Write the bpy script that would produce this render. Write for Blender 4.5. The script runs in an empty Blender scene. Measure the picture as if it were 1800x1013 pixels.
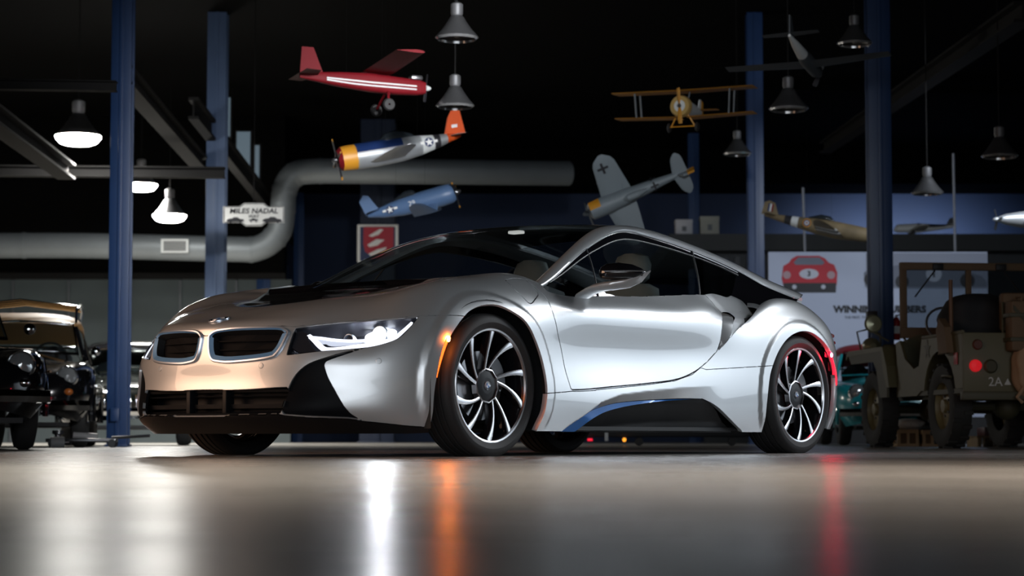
import bpy, bmesh, math, random
import numpy as np
from mathutils import Vector, Matrix
random.seed(7)
SC = bpy.context.scene
COL = SC.collection
PI = math.pi
# ---------------------------------------------------------------- camera
CAM_H, FPX, PITCH = .085, 3700.0, math.atan(264.5/3700.0)
cd = bpy.data.cameras.new('camera'); cam = bpy.data.objects.new('camera', cd); COL.objects.link(cam)
cam.location = (0, 0, CAM_H); cam.rotation_euler = (PI/2+PITCH, 0, 0)
cd.sensor_width = 36; cd.lens = FPX/1800*36; cd.clip_end = 200
cd.dof.use_dof = True; cd.dof.focus_distance = 10.9; cd.dof.aperture_fstop = 3.6
SC.camera = cam
# ---------------------------------------------------------------- world, exposure
w = bpy.data.worlds.new('world'); SC.world = w; w.use_nodes = True
w.node_tree.nodes['Background'].inputs[0].default_value = (.35, .45, .65, 1)
w.node_tree.nodes['Background'].inputs[1].default_value = .004
SC.view_settings.view_transform = 'Standard'; SC.view_settings.look = 'None'
SC.view_settings.gamma = 1; SC.view_settings.use_curve_mapping = False
SC.view_settings.exposure = 0.0
# ---------------------------------------------------------------- the large lights round the car
def area(name, loc, aim, sx, sy, power, color, spread=180):
    d = bpy.data.lights.new(name, 'AREA'); d.shape = 'RECTANGLE'; d.size = sx; d.size_y = sy
    d.energy = power; d.color = color; d.spread = math.radians(spread)
    o = bpy.data.objects.new(name, d); COL.objects.link(o); o.location = loc
    o.rotation_euler = (Vector(aim)-Vector(loc)).to_track_quat('-Z', 'Y').to_euler()
    return o
area('soft_key_light', (8.0, 13.0, 1.5), (1.2, 11.6, .2), 6.0, 2.6, 22, (.78, .89, 1.0), 80)
area('warm_side_light', (-6.5, 8.6, 2.0), (-.8, 10.0, .45), 4.4, 3.0, 58, (1.0, .61, .40), 90)
area('overhead_strip_light', (5.6, 12.8, 3.9), (.6, 10.8, .6), 1.8, .45, 11, (.9, .95, 1.0), 50)
area('rear_strip_light', (9.5, 14.4, 3.7), (1.5, 11.9, .7), 2.2, .5, 10, (.9, .95, 1.0), 50)
area('camera_side_softbox', (.8, -5.2, 1.9), (.2, 10.5, -.6), 14.0, 3.6, 80, (.86, .93, 1.0), 55)
area('floor_fill_left', (-3.2, 4.6, 5.4), (-2.6, 5.2, 0), .6, .6, 90, (1.0, .93, .82), 70)  # unseen light added overhead to brighten the foreground floor
area('floor_fill_right', (2.6, 4.2, 5.4), (2.0, 4.8, 0), .6, .6, 88, (1.0, .86, .74), 70)  # its warmer partner, also added to lift the floor tone
area('left_back_fill', (2.6, 9.0, 3.6), (-3.9, 25.0, 1.3), .6, .6, 40, (.95, .97, 1.0), 28)  # added fill aimed at the street sign and left background
area('planes_fill', (.6, 9.5, 3.5), (.4, 24.0, 3.3), .6, .6, 15, (.9, .95, 1.0), 34)  # added frontal fill for the hanging models
area('panel_fill', (6.6, 23.0, 4.3), (5.2, 31.0, 1.5), 1.6, .6, 56, (.84, .91, 1.0), 90)  # unseen fill added for the exhibition panel and teal car
area('wall_glow_fill', (8.4, 43.4, 4.6), (8.4, 46.0, 3.4), 3.0, .4, 95, (.8, .9, 1.0), 110)  # added light that makes the glow on the blue back wall
# ---------------------------------------------------------------- helpers
def at(u, v, Y):
    """world point at distance Y straight ahead that lies on the sight line of photo pixel (u, v)"""
    c, s = math.cos(PITCH), math.sin(PITCH)
    x, y = (u-900)/FPX, -(v-506.5)/FPX
    d = (x, c-y*s, s+y*c)
    return Vector((d[0]*Y/d[1], Y, CAM_H+d[2]*Y/d[1]))
MATS = {}
def mat(name, color=(.5, .5, .5), rough=.5, metal=0, coat=0, emit=None, strength=0, spec=.5, noise=0, nscale=20, bump=0, trans=0, coat_rough=.03, ior=1.5):
    if name in MATS: return MATS[name]
    m = bpy.data.materials.new(name); m.use_nodes = True; MATS[name] = m
    nt = m.node_tree; b = nt.nodes['Principled BSDF']
    b.inputs['Base Color'].default_value = (*color, 1); b.inputs['Roughness'].default_value = rough
    b.inputs['Metallic'].default_value = metal; b.inputs['Coat Weight'].default_value = coat
    b.inputs['Coat Roughness'].default_value = coat_rough
    b.inputs['Specular IOR Level'].default_value = spec; b.inputs['Transmission Weight'].default_value = trans
    b.inputs['IOR'].default_value = ior
    if emit: b.inputs['Emission Color'].default_value = (*emit, 1); b.inputs['Emission Strength'].default_value = strength
    if noise or bump:
        tc = nt.nodes.new('ShaderNodeTexCoord'); n = nt.nodes.new('ShaderNodeTexNoise')
        n.inputs['Scale'].default_value = nscale; n.inputs['Detail'].default_value = 5
        nt.links.new(tc.outputs['Object'], n.inputs['Vector'])
        if noise:
            r = nt.nodes.new('ShaderNodeMixRGB'); r.blend_type = 'MIX'
            r.inputs[1].default_value = (*[c*(1-noise) for c in color], 1)
            r.inputs[2].default_value = (*[min(1, c*(1+noise)) for c in color], 1)
            nt.links.new(n.outputs['Fac'], r.inputs[0]); nt.links.new(r.outputs[0], b.inputs['Base Color'])
        if bump:
            bp = nt.nodes.new('ShaderNodeBump'); bp.inputs['Strength'].default_value = bump; bp.inputs['Distance'].default_value = .02
            nt.links.new(n.outputs['Fac'], bp.inputs['Height']); nt.links.new(bp.outputs[0], b.inputs['Normal'])
    return m
def glass_mat(name, tint=(.6, .65, .65), refl=.03, rough=.0):
    """thin sheet of glass: tinted see-through with a Fresnel reflection"""
    if name in MATS: return MATS[name]
    m = bpy.data.materials.new(name); m.use_nodes = True; MATS[name] = m
    nt = m.node_tree; nt.nodes.remove(nt.nodes['Principled BSDF'])
    out = nt.nodes['Material Output']
    t = nt.nodes.new('ShaderNodeBsdfTransparent'); t.inputs[0].default_value = (*tint, 1)
    g = nt.nodes.new('ShaderNodeBsdfGlossy'); g.inputs['Roughness'].default_value = rough; g.inputs[0].default_value = (1, 1, 1, 1)
    lw = nt.nodes.new('ShaderNodeLayerWeight'); lw.inputs[0].default_value = .5       # two-sided Schlick reflectance
    pw = nt.nodes.new('ShaderNodeMath'); pw.operation = 'POWER'; pw.inputs[1].default_value = 5; nt.links.new(lw.outputs['Facing'], pw.inputs[0])
    f = nt.nodes.new('ShaderNodeMath'); f.operation = 'MULTIPLY_ADD'; f.inputs[1].default_value = .95; f.inputs[2].default_value = refl; nt.links.new(pw.outputs[0], f.inputs[0])
    mx = nt.nodes.new('ShaderNodeMixShader')
    nt.links.new(f.outputs[0], mx.inputs[0]); nt.links.new(t.outputs[0], mx.inputs[1]); nt.links.new(g.outputs[0], mx.inputs[2])
    nt.links.new(mx.outputs[0], out.inputs[0])
    return m
def emit_mat(name, color, strength): return mat(name, (.02, .02, .02), .4, emit=color, strength=strength)
def tag(o, label=None, cat=None, group=None, kind=None):
    if label: o['label'] = label
    if cat: o['category'] = cat
    if group: o['group'] = group
    if kind: o['kind'] = kind
    return o
def thing(name, label, cat, loc=(0, 0, 0), rz=0, group=None, rot=None):
    o = bpy.data.objects.new(name, None); COL.objects.link(o); o.empty_display_size = .1
    o.location = loc; o.rotation_euler = rot if rot else (0, 0, rz)
    return tag(o, label, cat, group)
def node(name, parent, loc=(0, 0, 0), rot=(0, 0, 0)):
    o = bpy.data.objects.new(name, None); COL.objects.link(o); o.parent = parent; o.location = loc; o.rotation_euler = rot; o.empty_display_size = .05
    return o
def copy_tree(o, parent=None):
    kids = list(o.children); c = o.copy(); COL.objects.link(c)
    if parent: c.parent = parent
    for k in kids: copy_tree(k, c)
    return c
def meshobj(name, verts, faces, m, parent=None, smooth=True, normals=None, mi=None, auto=None, loc=None, rot=None):
    me = bpy.data.meshes.new(name); me.from_pydata([tuple(map(float, v)) for v in verts], [], [tuple(map(int, f)) for f in faces])
    for x in (m if isinstance(m, (list, tuple)) else [m]): me.materials.append(x)
    if mi is not None: me.polygons.foreach_set('material_index', mi)
    if smooth: me.polygons.foreach_set('use_smooth', [True]*len(me.polygons))
    if normals is not None: me.normals_split_custom_set_from_vertices([tuple(map(float, n)) for n in normals])
    elif auto and smooth: me.set_sharp_from_angle(angle=math.radians(auto))
    me.update()
    o = bpy.data.objects.new(name, me); COL.objects.link(o)
    if parent: o.parent = parent
    if loc is not None: o.location = loc
    if rot is not None: o.rotation_euler = rot
    return o
class MB:
    """collects shapes; build() links them as one mesh object"""
    def __init__(s): s.v = []; s.f = []
    def add(s, v, f, M=None):
        n = len(s.v); s.v += [tuple(M @ Vector(p)) if M else tuple(p) for p in v]; s.f += [tuple(n+i for i in q) for q in f]; return s
    def box(s, x0, x1, y0, y1, z0, z1, M=None, bev=0):
        if bev:
            bm = bmesh.new(); r = bmesh.ops.create_cube(bm, size=1)
            for v in bm.verts: v.co = ((x0+x1)/2+v.co.x*(x1-x0), (y0+y1)/2+v.co.y*(y1-y0), (z0+z1)/2+v.co.z*(z1-z0))
            bmesh.ops.bevel(bm, geom=bm.edges[:], offset=bev, segments=2, affect='EDGES', profile=.5)
            bm.verts.index_update(); V = [v.co.copy() for v in bm.verts]; F = [[v.index for v in f.verts] for f in bm.faces]; bm.free()
            return s.add(V, F, M)
        V = [(x, y, z) for x in (x0, x1) for y in (y0, y1) for z in (z0, z1)]
        return s.add(V, [(0, 1, 3, 2), (4, 6, 7, 5), (0, 4, 5, 1), (2, 3, 7, 6), (0, 2, 6, 4), (1, 5, 7, 3)], M)
    def loft(s, rings, closed=True, caps=True, M=None):
        n = len(rings[0]); V = [p for r in rings for p in r]; F = []
        for i in range(len(rings)-1):
            for j in range(n if closed else n-1):
                k = (j+1) % n; F.append((i*n+j, i*n+k, (i+1)*n+k, (i+1)*n+j))
        if caps and closed: F += [tuple(range(n))[::-1], tuple((len(rings)-1)*n+j for j in range(n))]
        return s.add(V, F, M)
    def lathe(s, prof, seg=32, axis='z', M=None, caps=False, a0=0, a1=2*PI):
        full = abs(a1-a0-2*PI) < 1e-6; n = seg if full else seg+1; rings = []
        for r, h in prof:
            R = []
            for k in range(n):
                a = a0+(a1-a0)*k/seg; c, d = r*math.cos(a), r*math.sin(a)
                R.append((c, d, h) if axis == 'z' else (c, h, d) if axis == 'y' else (h, c, d))
            rings.append(R)
        return s.loft(rings, full, caps, M)
    def tube(s, pts, r, seg=8, closed=False, M=None, caps=True):
        pts = [Vector(p) for p in pts]; n = len(pts); rings = []; up = None
        for i, p in enumerate(pts):
            a = pts[(i-1) % n] if (closed or i) else p; b = pts[(i+1) % n] if (closed or i < n-1) else p
            t = (b-a).normalized()
            if up is None: up = t.orthogonal().normalized()
            up = (up-t*up.dot(t)).normalized(); q = t.cross(up); rr = r[i] if isinstance(r, (list, tuple)) else r
            rings.append([p+(up*math.cos(2*PI*k/seg)+q*math.sin(2*PI*k/seg))*rr for k in range(seg)])
        if closed: rings.append(rings[0])
        return s.loft(rings, True, caps and not closed, M)
    def prism(s, poly, y0, y1, M=None, axis='y'):
        n = len(poly); f = (lambda p, h: (p[0], h, p[1])) if axis == 'y' else (lambda p, h: (p[0], p[1], h)) if axis == 'z' else (lambda p, h: (h, p[0], p[1]))
        return s.add([f(p, y0) for p in poly]+[f(p, y1) for p in poly],
                     [tuple(range(n)), tuple(range(2*n-1, n-1, -1))]+[(i, i+n, (i+1) % n+n, (i+1) % n) for i in range(n)], M)
    def ball(s, c, rx, ry, rz, seg=16, M=None):
        prof = [(math.sin(PI*i/(seg//2)), -math.cos(PI*i/(seg//2))) for i in range(seg//2+1)]
        return s.loft([[(c[0]+rx*r*math.cos(2*PI*k/seg), c[1]+ry*r*math.sin(2*PI*k/seg), c[2]+rz*h) for k in range(seg)] for r, h in prof], True, False, M)
    def build(s, name, m, parent=None, smooth=True, auto=35, loc=None, rot=None):
        return meshobj(name, s.v, s.f, m, parent, smooth, auto=auto, loc=loc, rot=rot)
def catmull(pts, n=6, closed=False, sharp=None):
    """smooth polyline through points; corners turning more than `sharp` degrees stay corners"""
    P = np.array(pts, float); N = len(P); out = []
    def turn(i):
        a, b = P[i]-P[i-1], P[(i+1) % N]-P[i]
        c = np.dot(a, b)/(np.linalg.norm(a)*np.linalg.norm(b)+1e-12); return math.degrees(math.acos(max(-1, min(1, c))))
    sh = [bool(sharp and (closed or 0 < i < N-1) and turn(i) > sharp) for i in range(N)]
    for i in range(N if closed else N-1):
        p1, p2 = P[i], P[(i+1) % N]
        p0 = P[i-1] if (closed or i) else 2*p1-p2; p3 = P[(i+2) % N] if (closed or i < N-2) else 2*p2-p1
        if sh[i]: p0 = 2*p1-p2
        if sh[(i+1) % N]: p3 = 2*p2-p1
        for k in range(n):
            t = k/n; out.append(.5*((2*p1)+(p2-p0)*t+(2*p0-5*p1+4*p2-p3)*t*t+(3*p1-p0-3*p2+p3)*t**3))
    if not closed: out.append(P[-1])
    return np.array(out)
def text_obj(name, body, size, m, parent, loc, rot, extrude=.001, align='CENTER', shear=0, sx=1, bold=0):
    cu = bpy.data.curves.new(name, 'FONT'); cu.body = body; cu.size = size; cu.align_x = align; cu.align_y = 'CENTER'
    cu.extrude = extrude; cu.shear = shear; cu.offset = bold; cu.resolution_u = 3
    o = bpy.data.objects.new(name, cu); COL.objects.link(o); cu.materials.append(m); o.parent = parent; o.location = loc; o.rotation_euler = rot; o.scale = (sx, 1, 1)
    dg = bpy.context.evaluated_depsgraph_get(); me = bpy.data.meshes.new_from_object(o.evaluated_get(dg))
    r = bpy.data.objects.new(name, me); COL.objects.link(r); r.parent = parent; r.location = loc; r.rotation_euler = rot; r.scale = (sx, 1, 1)
    bpy.data.objects.remove(o); me.name = name
    return r
# ================================================================ the hall: floor, walls, ceiling, columns
def floor_mat():
    m = bpy.data.materials.new('polished_concrete'); m.use_nodes = True; nt = m.node_tree; b = nt.nodes['Principled BSDF']
    tc = nt.nodes.new('ShaderNodeTexCoord')
    def noise(sc, det, rough=.6):
        n = nt.nodes.new('ShaderNodeTexNoise'); n.inputs['Scale'].default_value = sc; n.inputs['Detail'].default_value = det; n.inputs['Roughness'].default_value = rough
        nt.links.new(tc.outputs['Object'], n.inputs['Vector']); return n
    def ramp(n, p0, c0, p1, c1):
        r = nt.nodes.new('ShaderNodeValToRGB'); r.color_ramp.elements[0].position = p0; r.color_ramp.elements[0].color = (*c0, 1)
        r.color_ramp.elements[1].position = p1; r.color_ramp.elements[1].color = (*c1, 1); nt.links.new(n.outputs['Fac'], r.inputs[0]); return r
    r1 = ramp(noise(.9, 6), .3, (.25, .235, .21), .7, (.38, .36, .33))
    r2 = ramp(noise(14, 5), .35, (.8, .8, .8), .65, (1, 1, 1))
    mx = nt.nodes.new('ShaderNodeMixRGB'); mx.blend_type = 'MULTIPLY'; mx.inputs[0].default_value = .7
    nt.links.new(r1.outputs[0], mx.inputs[1]); nt.links.new(r2.outputs[0], mx.inputs[2]); nt.links.new(mx.outputs[0], b.inputs['Base Color'])
    r3 = ramp(noise(2.2, 5), .3, (.25,)*3, .75, (.34,)*3); nt.links.new(r3.outputs[0], b.inputs['Roughness'])
    b.inputs['Specular IOR Level'].default_value = .45
    return m
FLOOR = floor_mat()
WALLG = mat('wall_grey_panel', (.07, .088, .092), .7, noise=.15, nscale=2)
WALLB = mat('wall_blue', (.0045, .021, .075), .65, noise=.15, nscale=1.5)
CEIL = mat('ceiling_black', (.002, .002, .002), .9, spec=.05)
BEAMM = mat('beam_grey', (.012, .0115, .0115), .8, spec=.2)
COLB = mat('column_blue', (.016, .046, .135), .42, noise=.12, nscale=6)
COLG = mat('column_pale', (.11, .17, .31), .45, noise=.1, nscale=5)
DUCT = mat('duct_grey', (.17, .19, .205), .5, .3, noise=.1, nscale=3)
def struct(name, mb, m, parent=None, smooth=False):
    o = mb.build(name, m, parent, smooth=smooth)
    if not parent: o['kind'] = 'structure'
    return o
def slab(name, x0, x1, y0, y1, z0, z1, m): return struct(name, MB().box(x0, x1, y0, y1, z0, z1), m)
slab('floor', -16, 16, -6, 46.2, -.15, 0, FLOOR)
slab('ceiling', -16, 16, -6, 46.2, 6.2, 6.35, CEIL)
slab('wall_left', -16.2, -16, -6, 46.2, 0, 6.2, WALLG)
slab('wall_right', 16, 16.2, -6, 46.2, 0, 6.2, CEIL)
slab('wall_behind_camera', -16, 16, -6.2, -6, 0, 6.2, CEIL)
wb = slab('wall_back', -16, 16, 46, 46.2, 0, 6.2, WALLB)
# grey partition at the left, made of tall metal sheets with standing seams
pt = thing('partition_wall', 'x', 'x'); del pt['label'], pt['category']; pt.name = 'wall_partition'; pt['kind'] = 'structure'
x = -11.6
while x < -4.4:
    MB().box(x+.015, x+1.045, 39.92, 40.0, 0, 3.1).build('wall_panel', WALLG, pt, smooth=False)
    MB().box(x-.02, x+.02, 39.86, 40.0, 0, 3.08).build('panel_seam', mat('seam_metal', (.12, .13, .14), .5, .4), pt, smooth=False)
    x += 1.06
struct('trim_1', MB().box(-11.8, -4.3, 39.8, 40.0, 3.1, 3.22), BEAMM)
struct('dark_soffit', MB().box(-11.8, -4.3, 39.6, 40.0, 3.22, 6.2), CEIL)  # soffit carried up to the roof in black, standing in for darkness there
slab('dark_drop', -16, 16, 44.2, 46, 5.45, 6.2, CEIL)  # black box added for the darkness over the upper back wall
# beams
def beam(a, b, w_, h_, m=BEAMM, name='beam'):
    a, b = Vector(a), Vector(b); t = (b-a).normalized(); s = t.cross(Vector((0, 0, 1))).normalized(); u = s.cross(t); tf = h_*.14; tw = w_*.16
    mb = MB()
    for (p, q, r, k) in ((-w_/2, w_/2, -h_/2, -h_/2+tf), (-w_/2, w_/2, h_/2-tf, h_/2), (-tw/2, tw/2, -h_/2+tf, h_/2-tf)):
        mb.loft([[o+s*x+u*z for x, z in ((p, r), (q, r), (q, k), (p, k))] for o in (a, b)], True, True)
    return struct(name, mb, m)
beam(at(-60, 300, 27), at(395, 304, 27), .16, .14, BEAMM, 'beam_cross')
beam(at(-60, 148, 20), at(205, 152, 20), .12, .10, BEAMM, 'beam_cross')
beam(at(-60, 170, 19), at(117, 302, 26), .22, .20, BEAMM, 'beam_long')
beam(at(215, 130, 22), at(354, 290, 30), .20, .20, BEAMM, 'beam_long')
beam(at(1800, 20, 20), at(1450, 260, 36), .20, .20, BEAMM, 'beam_long')
beam(at(1280, 152, 36), at(1830, 160, 36), .16, .14, CEIL, 'beam_cross')
beam(at(340, 190, 28), at(520, 420, 44), .14, .3, BEAMM, 'beam_long')
# columns: H-sections standing on the floor
def column(px, wpx, Y, m, top=6.2, bolts=False):
    X = (px-900)/FPX*Y; w_ = wpx/FPX*Y; o = thing('column', 'x', 'x', (X, Y, 0)); del o['label'], o['category']; o['kind'] = 'structure'
    t = w_*.09
    MB().box(-w_/2, w_/2, -w_*.46, -w_*.46+t*1.4, .02, top, bev=.006).build('column_flange', m, o)
    MB().box(-w_/2, w_/2, w_*.46-t*1.4, w_*.46, .02, top, bev=.006).build('column_flange', m, o)
    MB().box(-w_*.10, w_*.10, -w_*.52, w_*.46, .02, top, bev=.004).build('column_web', m, o)
    MB().box(-w_*.56, w_*.56, -w_*.6, w_*.6, 0, .025, bev=.004).build('base_plate', m, o)
    return o
c1 = column(209.5, 36, 22, COLB)
MB().box(-.055, .035, -.17, -.10, .26, .40, bev=.008).build('socket_box', COLB, c1)
column(378, 34, 30, COLG); column(1549, 40, 23, COLB); column(1330, 28, 30, COLB); column(1221, 19, 42, COLB)
column(524, 17, 42, COLB, 5.0); column(463, 24, 40, COLB, 3.5); column(445, 20, 43, COLG, 3.7); column(497, 14, 44, COLB, 3.7); column(664, 60, 40.37, mat('column_dark', (.012, .02, .045), .5))
# mezzanine front and the lit blue wall over it at the right
struct('trim_3', MB().box((1176-900)/FPX*38, 12, 37.7, 46, at(0, 443, 38).z, at(0, 414, 38).z), mat('ledge_black', (.012, .015, .017), .6))
struct('wall_under_ledge', MB().box((1240-900)/FPX*38, 12, 38.2, 38.4, 0, at(0, 443, 38).z), mat('dark_panel', (.02, .024, .03), .6))
for i in range(14):
    X = (1240-900)/FPX*38+.12+i*.22
    MB().box(X, X+.09, 38.12, 38.2, .2, at(0, 446, 38).z-.05).build('wall_rib', mat('rib_grey', (.05, .055, .065), .6), bpy.data.objects['wall_under_ledge'], smooth=False)
# clerestory panes high on the left, cold light behind them
for k, (u0, u1, v0, v1) in enumerate(((396, 405, 172, 240), (416, 440, 232, 292), (448, 456, 256, 318))):
    p, q = at(u0, v1, 36), at(u1, v0, 36); wn = thing('window_%d' % (k+1), 'x', 'x'); del wn['label'], wn['category']; wn['kind'] = 'structure'
    MB().box(p.x-.03, q.x+.03, 36.0, 36.06, p.z-.03, q.z+.03).build('window_frame', BEAMM, wn, smooth=False)
    MB().box(p.x, q.x, 35.97, 36.0, p.z, q.z).build('window_pane', emit_mat('night_pane', (.35, .5, .62), .22), wn, smooth=False)
# the round duct with its swan neck
def P_(u, v, Y): return tuple(at(u, v, Y))
dk = catmull([P_(-60, 432, 37), P_(150, 432, 37), P_(400, 438, 37), P_(455, 436, 37), P_(489, 410, 37), P_(497, 370, 37), P_(500, 335, 37), P_(517, 308, 37), P_(550, 301, 37), P_(620, 301, 37), P_(760, 302, 37), P_(1000, 305, 38)], 8)
du = MB().tube(list(dk), .225, 24).build('duct_pipe', DUCT); du['kind'] = 'thing'
tag(du, 'large grey round duct with a swan neck along the left wall', 'duct')
for i in (4, 20, 30, 40, 48, 56, 66):
    t = Vector(dk[i+1])-Vector(dk[i]); M = frame_z(Vector(dk[i]), t) if False else None
    MB().tube([Vector(dk[i])-t.normalized()*.03, Vector(dk[i])+t.normalized()*.03], .235, 24).build('duct_collar', DUCT, du)
vg = thing('duct_grille', 'pale rectangular air grille set on the grey duct', 'vent', (at(308, 433, 36.78).x, 36.77, at(308, 433, 36.78).z))
MB().box(-.24, .24, -.03, .0, -.12, .12).build('grille_back', mat('grille_dark', (.05, .055, .06), .6), vg, smooth=False)
mb = MB()
for a in ((-.24, .24, .09, .12), (-.24, .24, -.12, -.09), (-.24, -.2, -.09, .09), (.2, .24, -.09, .09)): mb.box(a[0], a[1], -.05, 0, a[2], a[3])
mb.build('grille_frame', mat('vent_white', (.5, .52, .52), .5), vg, smooth=False)
for k in range(6): MB().box(-.2, .2, -.045, -.03, -.075+k*.03-.006, -.075+k*.03+.006).build('grille_slat', mat('vent_grey', (.25, .26, .26), .5), vg, smooth=False)
# low service pipe along the partition
# ---------------- spline surface of the coupe's body
def _st(x, rows):
    out=[]
    for r in rows:
        out.append(r if len(r)==3 else (x,r[0],r[1]))
    return out
ST=[
 # front wrap
 [(.93,0,.105),(1.03,0,.19),(1.005,0,.30),(.997,0,.43),(.99,0,.53),(.983,0,.578),(.962,0,.615),(.906,0,.637),(.85,0,.654),(.78,0,.677),(.70,0,.700),(.62,0,.722)],
 [(.92,.22,.105),(1.02,.22,.19),(.995,.22,.30),(.984,.22,.43),(.968,.22,.53),(.958,.22,.58),(.932,.22,.617),(.88,.21,.642),(.81,.18,.667),(.72,.14,.697),(.63,.08,.72),(.54,0,.742)],
 [(.87,.43,.105),(.965,.43,.19),(.948,.43,.31),(.935,.43,.43),(.908,.43,.53),(.885,.43,.583),(.85,.43,.622),(.80,.42,.652),(.73,.38,.687),(.63,.30,.72),(.53,.16,.738),(.45,0,.748)],
 [(.77,.58,.105),(.865,.60,.19),(.862,.60,.31),(.852,.60,.43),(.815,.60,.52),(.765,.595,.58),(.71,.585,.628),(.655,.565,.672),(.585,.52,.712),(.50,.42,.746),(.41,.22,.757),(.34,0,.768)],
 [(.67,.69,.105),(.745,.715,.19),(.75,.725,.31),(.745,.725,.43),(.705,.72,.525),(.66,.71,.585),(.61,.695,.640),(.555,.67,.69),(.485,.62,.735),(.40,.49,.762),(.31,.26,.772),(.25,0,.785)],
 [(.58,.785,.105),(.645,.80,.19),(.655,.81,.31),(.655,.81,.43),(.62,.81,.53),(.58,.80,.595),(.53,.785,.655),(.47,.75,.72),(.40,.69,.770),(.31,.55,.786),(.23,.28,.79),(.17,0,.802)],
 [(.51,.855,.105),(.535,.87,.19),(.54,.882,.31),(.54,.885,.43),(.52,.88,.54),(.49,.868,.61),(.44,.845,.675),(.38,.795,.745),(.32,.715,.796),(.24,.57,.806),(.17,.28,.808),(.12,0,.82)],
 [(.42,.905,.11),(.425,.918,.2),(.425,.926,.32),(.425,.93,.44),(.41,.925,.55),(.385,.91,.63),(.345,.88,.70),(.29,.82,.770),(.24,.73,.818),(.17,.58,.823),(.11,.29,.825),(.07,0,.835)],
 [(.25,.925,.118),(.25,.94,.21),(.25,.947,.33),(.25,.95,.45),(.24,.948,.56),(.225,.935,.65),(.20,.90,.722),(.165,.835,.79),(.13,.735,.838),(.08,.585,.84),(.04,.3,.842),(.02,0,.85)],
 [(.05,.93,.118),(.05,.945,.22),(.05,.953,.34),(.05,.956,.46),(.05,.956,.57),(.05,.943,.66),(.05,.905,.737),(.045,.835,.808),(.035,.735,.851),(.02,.59,.86),(0,.3,.87),(-.02,0,.876)],
 _st(-.15,[(.932,.118),(.945,.22),(.952,.335),(.953,.455),(.952,.57),(.943,.665),(.905,.745),(.84,.82),(.745,.868),(.61,.882),(.32,.892),(0,.90)]),
 _st(-.35,[(.935,.118),(.948,.21),(.952,.32),(.945,.44),(.943,.565),(.942,.67),(.91,.75),(.855,.815),(.77,.878),(.66,.91),(.40,.93),(.1,.94)]),
 _st(-.6,[(.935,.118),(.95,.2),(.956,.3),(.940,.43),(.936,.55),(.947,.65),(.936,.728),(.878,.788),(.82,.83),(.76,.89),(.69,.95),(.62,1.)]),
 _st(-.9,[(.935,.118),(.955,.2),(.958,.3),(.937,.43),(.930,.55),(.945,.65),(.938,.728),(.882,.79),(.825,.838),(.77,.895),(.71,.955),(.65,1.01)]),
 _st(-1.3,[(.935,.118),(.955,.2),(.958,.3),(.939,.43),(.931,.55),(.946,.65),(.940,.732),(.885,.797),(.825,.85),(.77,.905),(.71,.965),(.65,1.02)]),
 _st(-1.65,[(.935,.118),(.955,.2),(.958,.31),(.947,.43),(.936,.55),(.948,.65),(.942,.737),(.887,.806),(.825,.864),(.77,.92),(.71,.98),(.65,1.04)]),
 _st(-1.95,[(.935,.118),(.952,.2),(.96,.31),(.955,.43),(.946,.55),(.950,.65),(.940,.737),(.887,.808),(.825,.874),(.77,.925),(.71,.98),(.65,1.04)]),
 _st(-2.2,[(.935,.118),(.952,.2),(.962,.31),(.962,.43),(.957,.55),(.953,.65),(.932,.72),(.882,.765),(.826,.85),(.768,.90),(.70,.97),(.6,1.03)]),
 _st(-2.4,[(.937,.118),(.953,.2),(.965,.31),(.967,.43),(.966,.55),(.963,.66),(.942,.745),(.885,.812),(.808,.80),(.758,.872),(.65,.93),(.4,.98)]),
 _st(-2.6,[(.94,.118),(.955,.2),(.967,.31),(.970,.43),(.971,.56),(.968,.68),(.945,.782),(.87,.878),(.785,.835),(.735,.868),(.45,.9),(0,.93)]),
 _st(-2.8,[(.94,.118),(.955,.2),(.967,.31),(.971,.43),(.973,.56),(.969,.68),(.943,.79),(.86,.893),(.77,.872),(.70,.865),(.4,.88),(0,.92)]),
 _st(-3.0,[(.94,.135),(.955,.205),(.966,.31),(.97,.43),(.971,.555),(.965,.67),(.932,.775),(.85,.873),(.77,.878),(.70,.87),(.4,.865),(0,.89)]),
 _st(-3.2,[(.915,.14),(.93,.21),(.94,.31),(.945,.42),(.945,.535),(.936,.64),(.908,.733),(.84,.812),(.77,.842),(.70,.848),(.4,.852),(0,.87)]),
 [(-3.30,.835,.16),(-3.33,.86,.22),(-3.35,.870,.31),(-3.36,.875,.42),(-3.36,.875,.53),(-3.355,.868,.62),(-3.345,.845,.70),(-3.35,.80,.765),(-3.33,.75,.80),(-3.32,.68,.818),(-3.31,.4,.83),(-3.30,0,.85)],
 [(-3.44,.70,.17),(-3.49,.73,.22),(-3.51,.75,.31),(-3.52,.758,.42),(-3.52,.76,.53),(-3.51,.752,.61),(-3.49,.735,.685),(-3.47,.71,.745),(-3.43,.67,.78),(-3.40,.6,.80),(-3.39,.38,.815),(-3.38,0,.83)],
 [(-3.53,.48,.17),(-3.60,.50,.22),(-3.63,.52,.31),(-3.65,.53,.42),(-3.65,.53,.53),(-3.635,.53,.61),(-3.61,.52,.68),(-3.55,.50,.735),(-3.50,.48,.76),(-3.47,.44,.78),(-3.46,.3,.795),(-3.45,0,.81)],
 [(-3.57,.24,.17),(-3.65,.25,.22),(-3.68,.26,.31),(-3.70,.265,.42),(-3.70,.265,.53),(-3.68,.265,.61),(-3.65,.26,.675),(-3.58,.25,.725),(-3.53,.24,.75),(-3.50,.22,.765),(-3.49,.16,.775),(-3.49,0,.785)],
 [(-3.59,0,.17),(-3.67,0,.22),(-3.70,0,.31),(-3.72,0,.42),(-3.72,0,.53),(-3.70,0,.61),(-3.67,0,.675),(-3.60,0,.72),(-3.56,0,.74),(-3.54,0,.752),(-3.53,0,.76),(-3.52,0,.765)],
]
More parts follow.
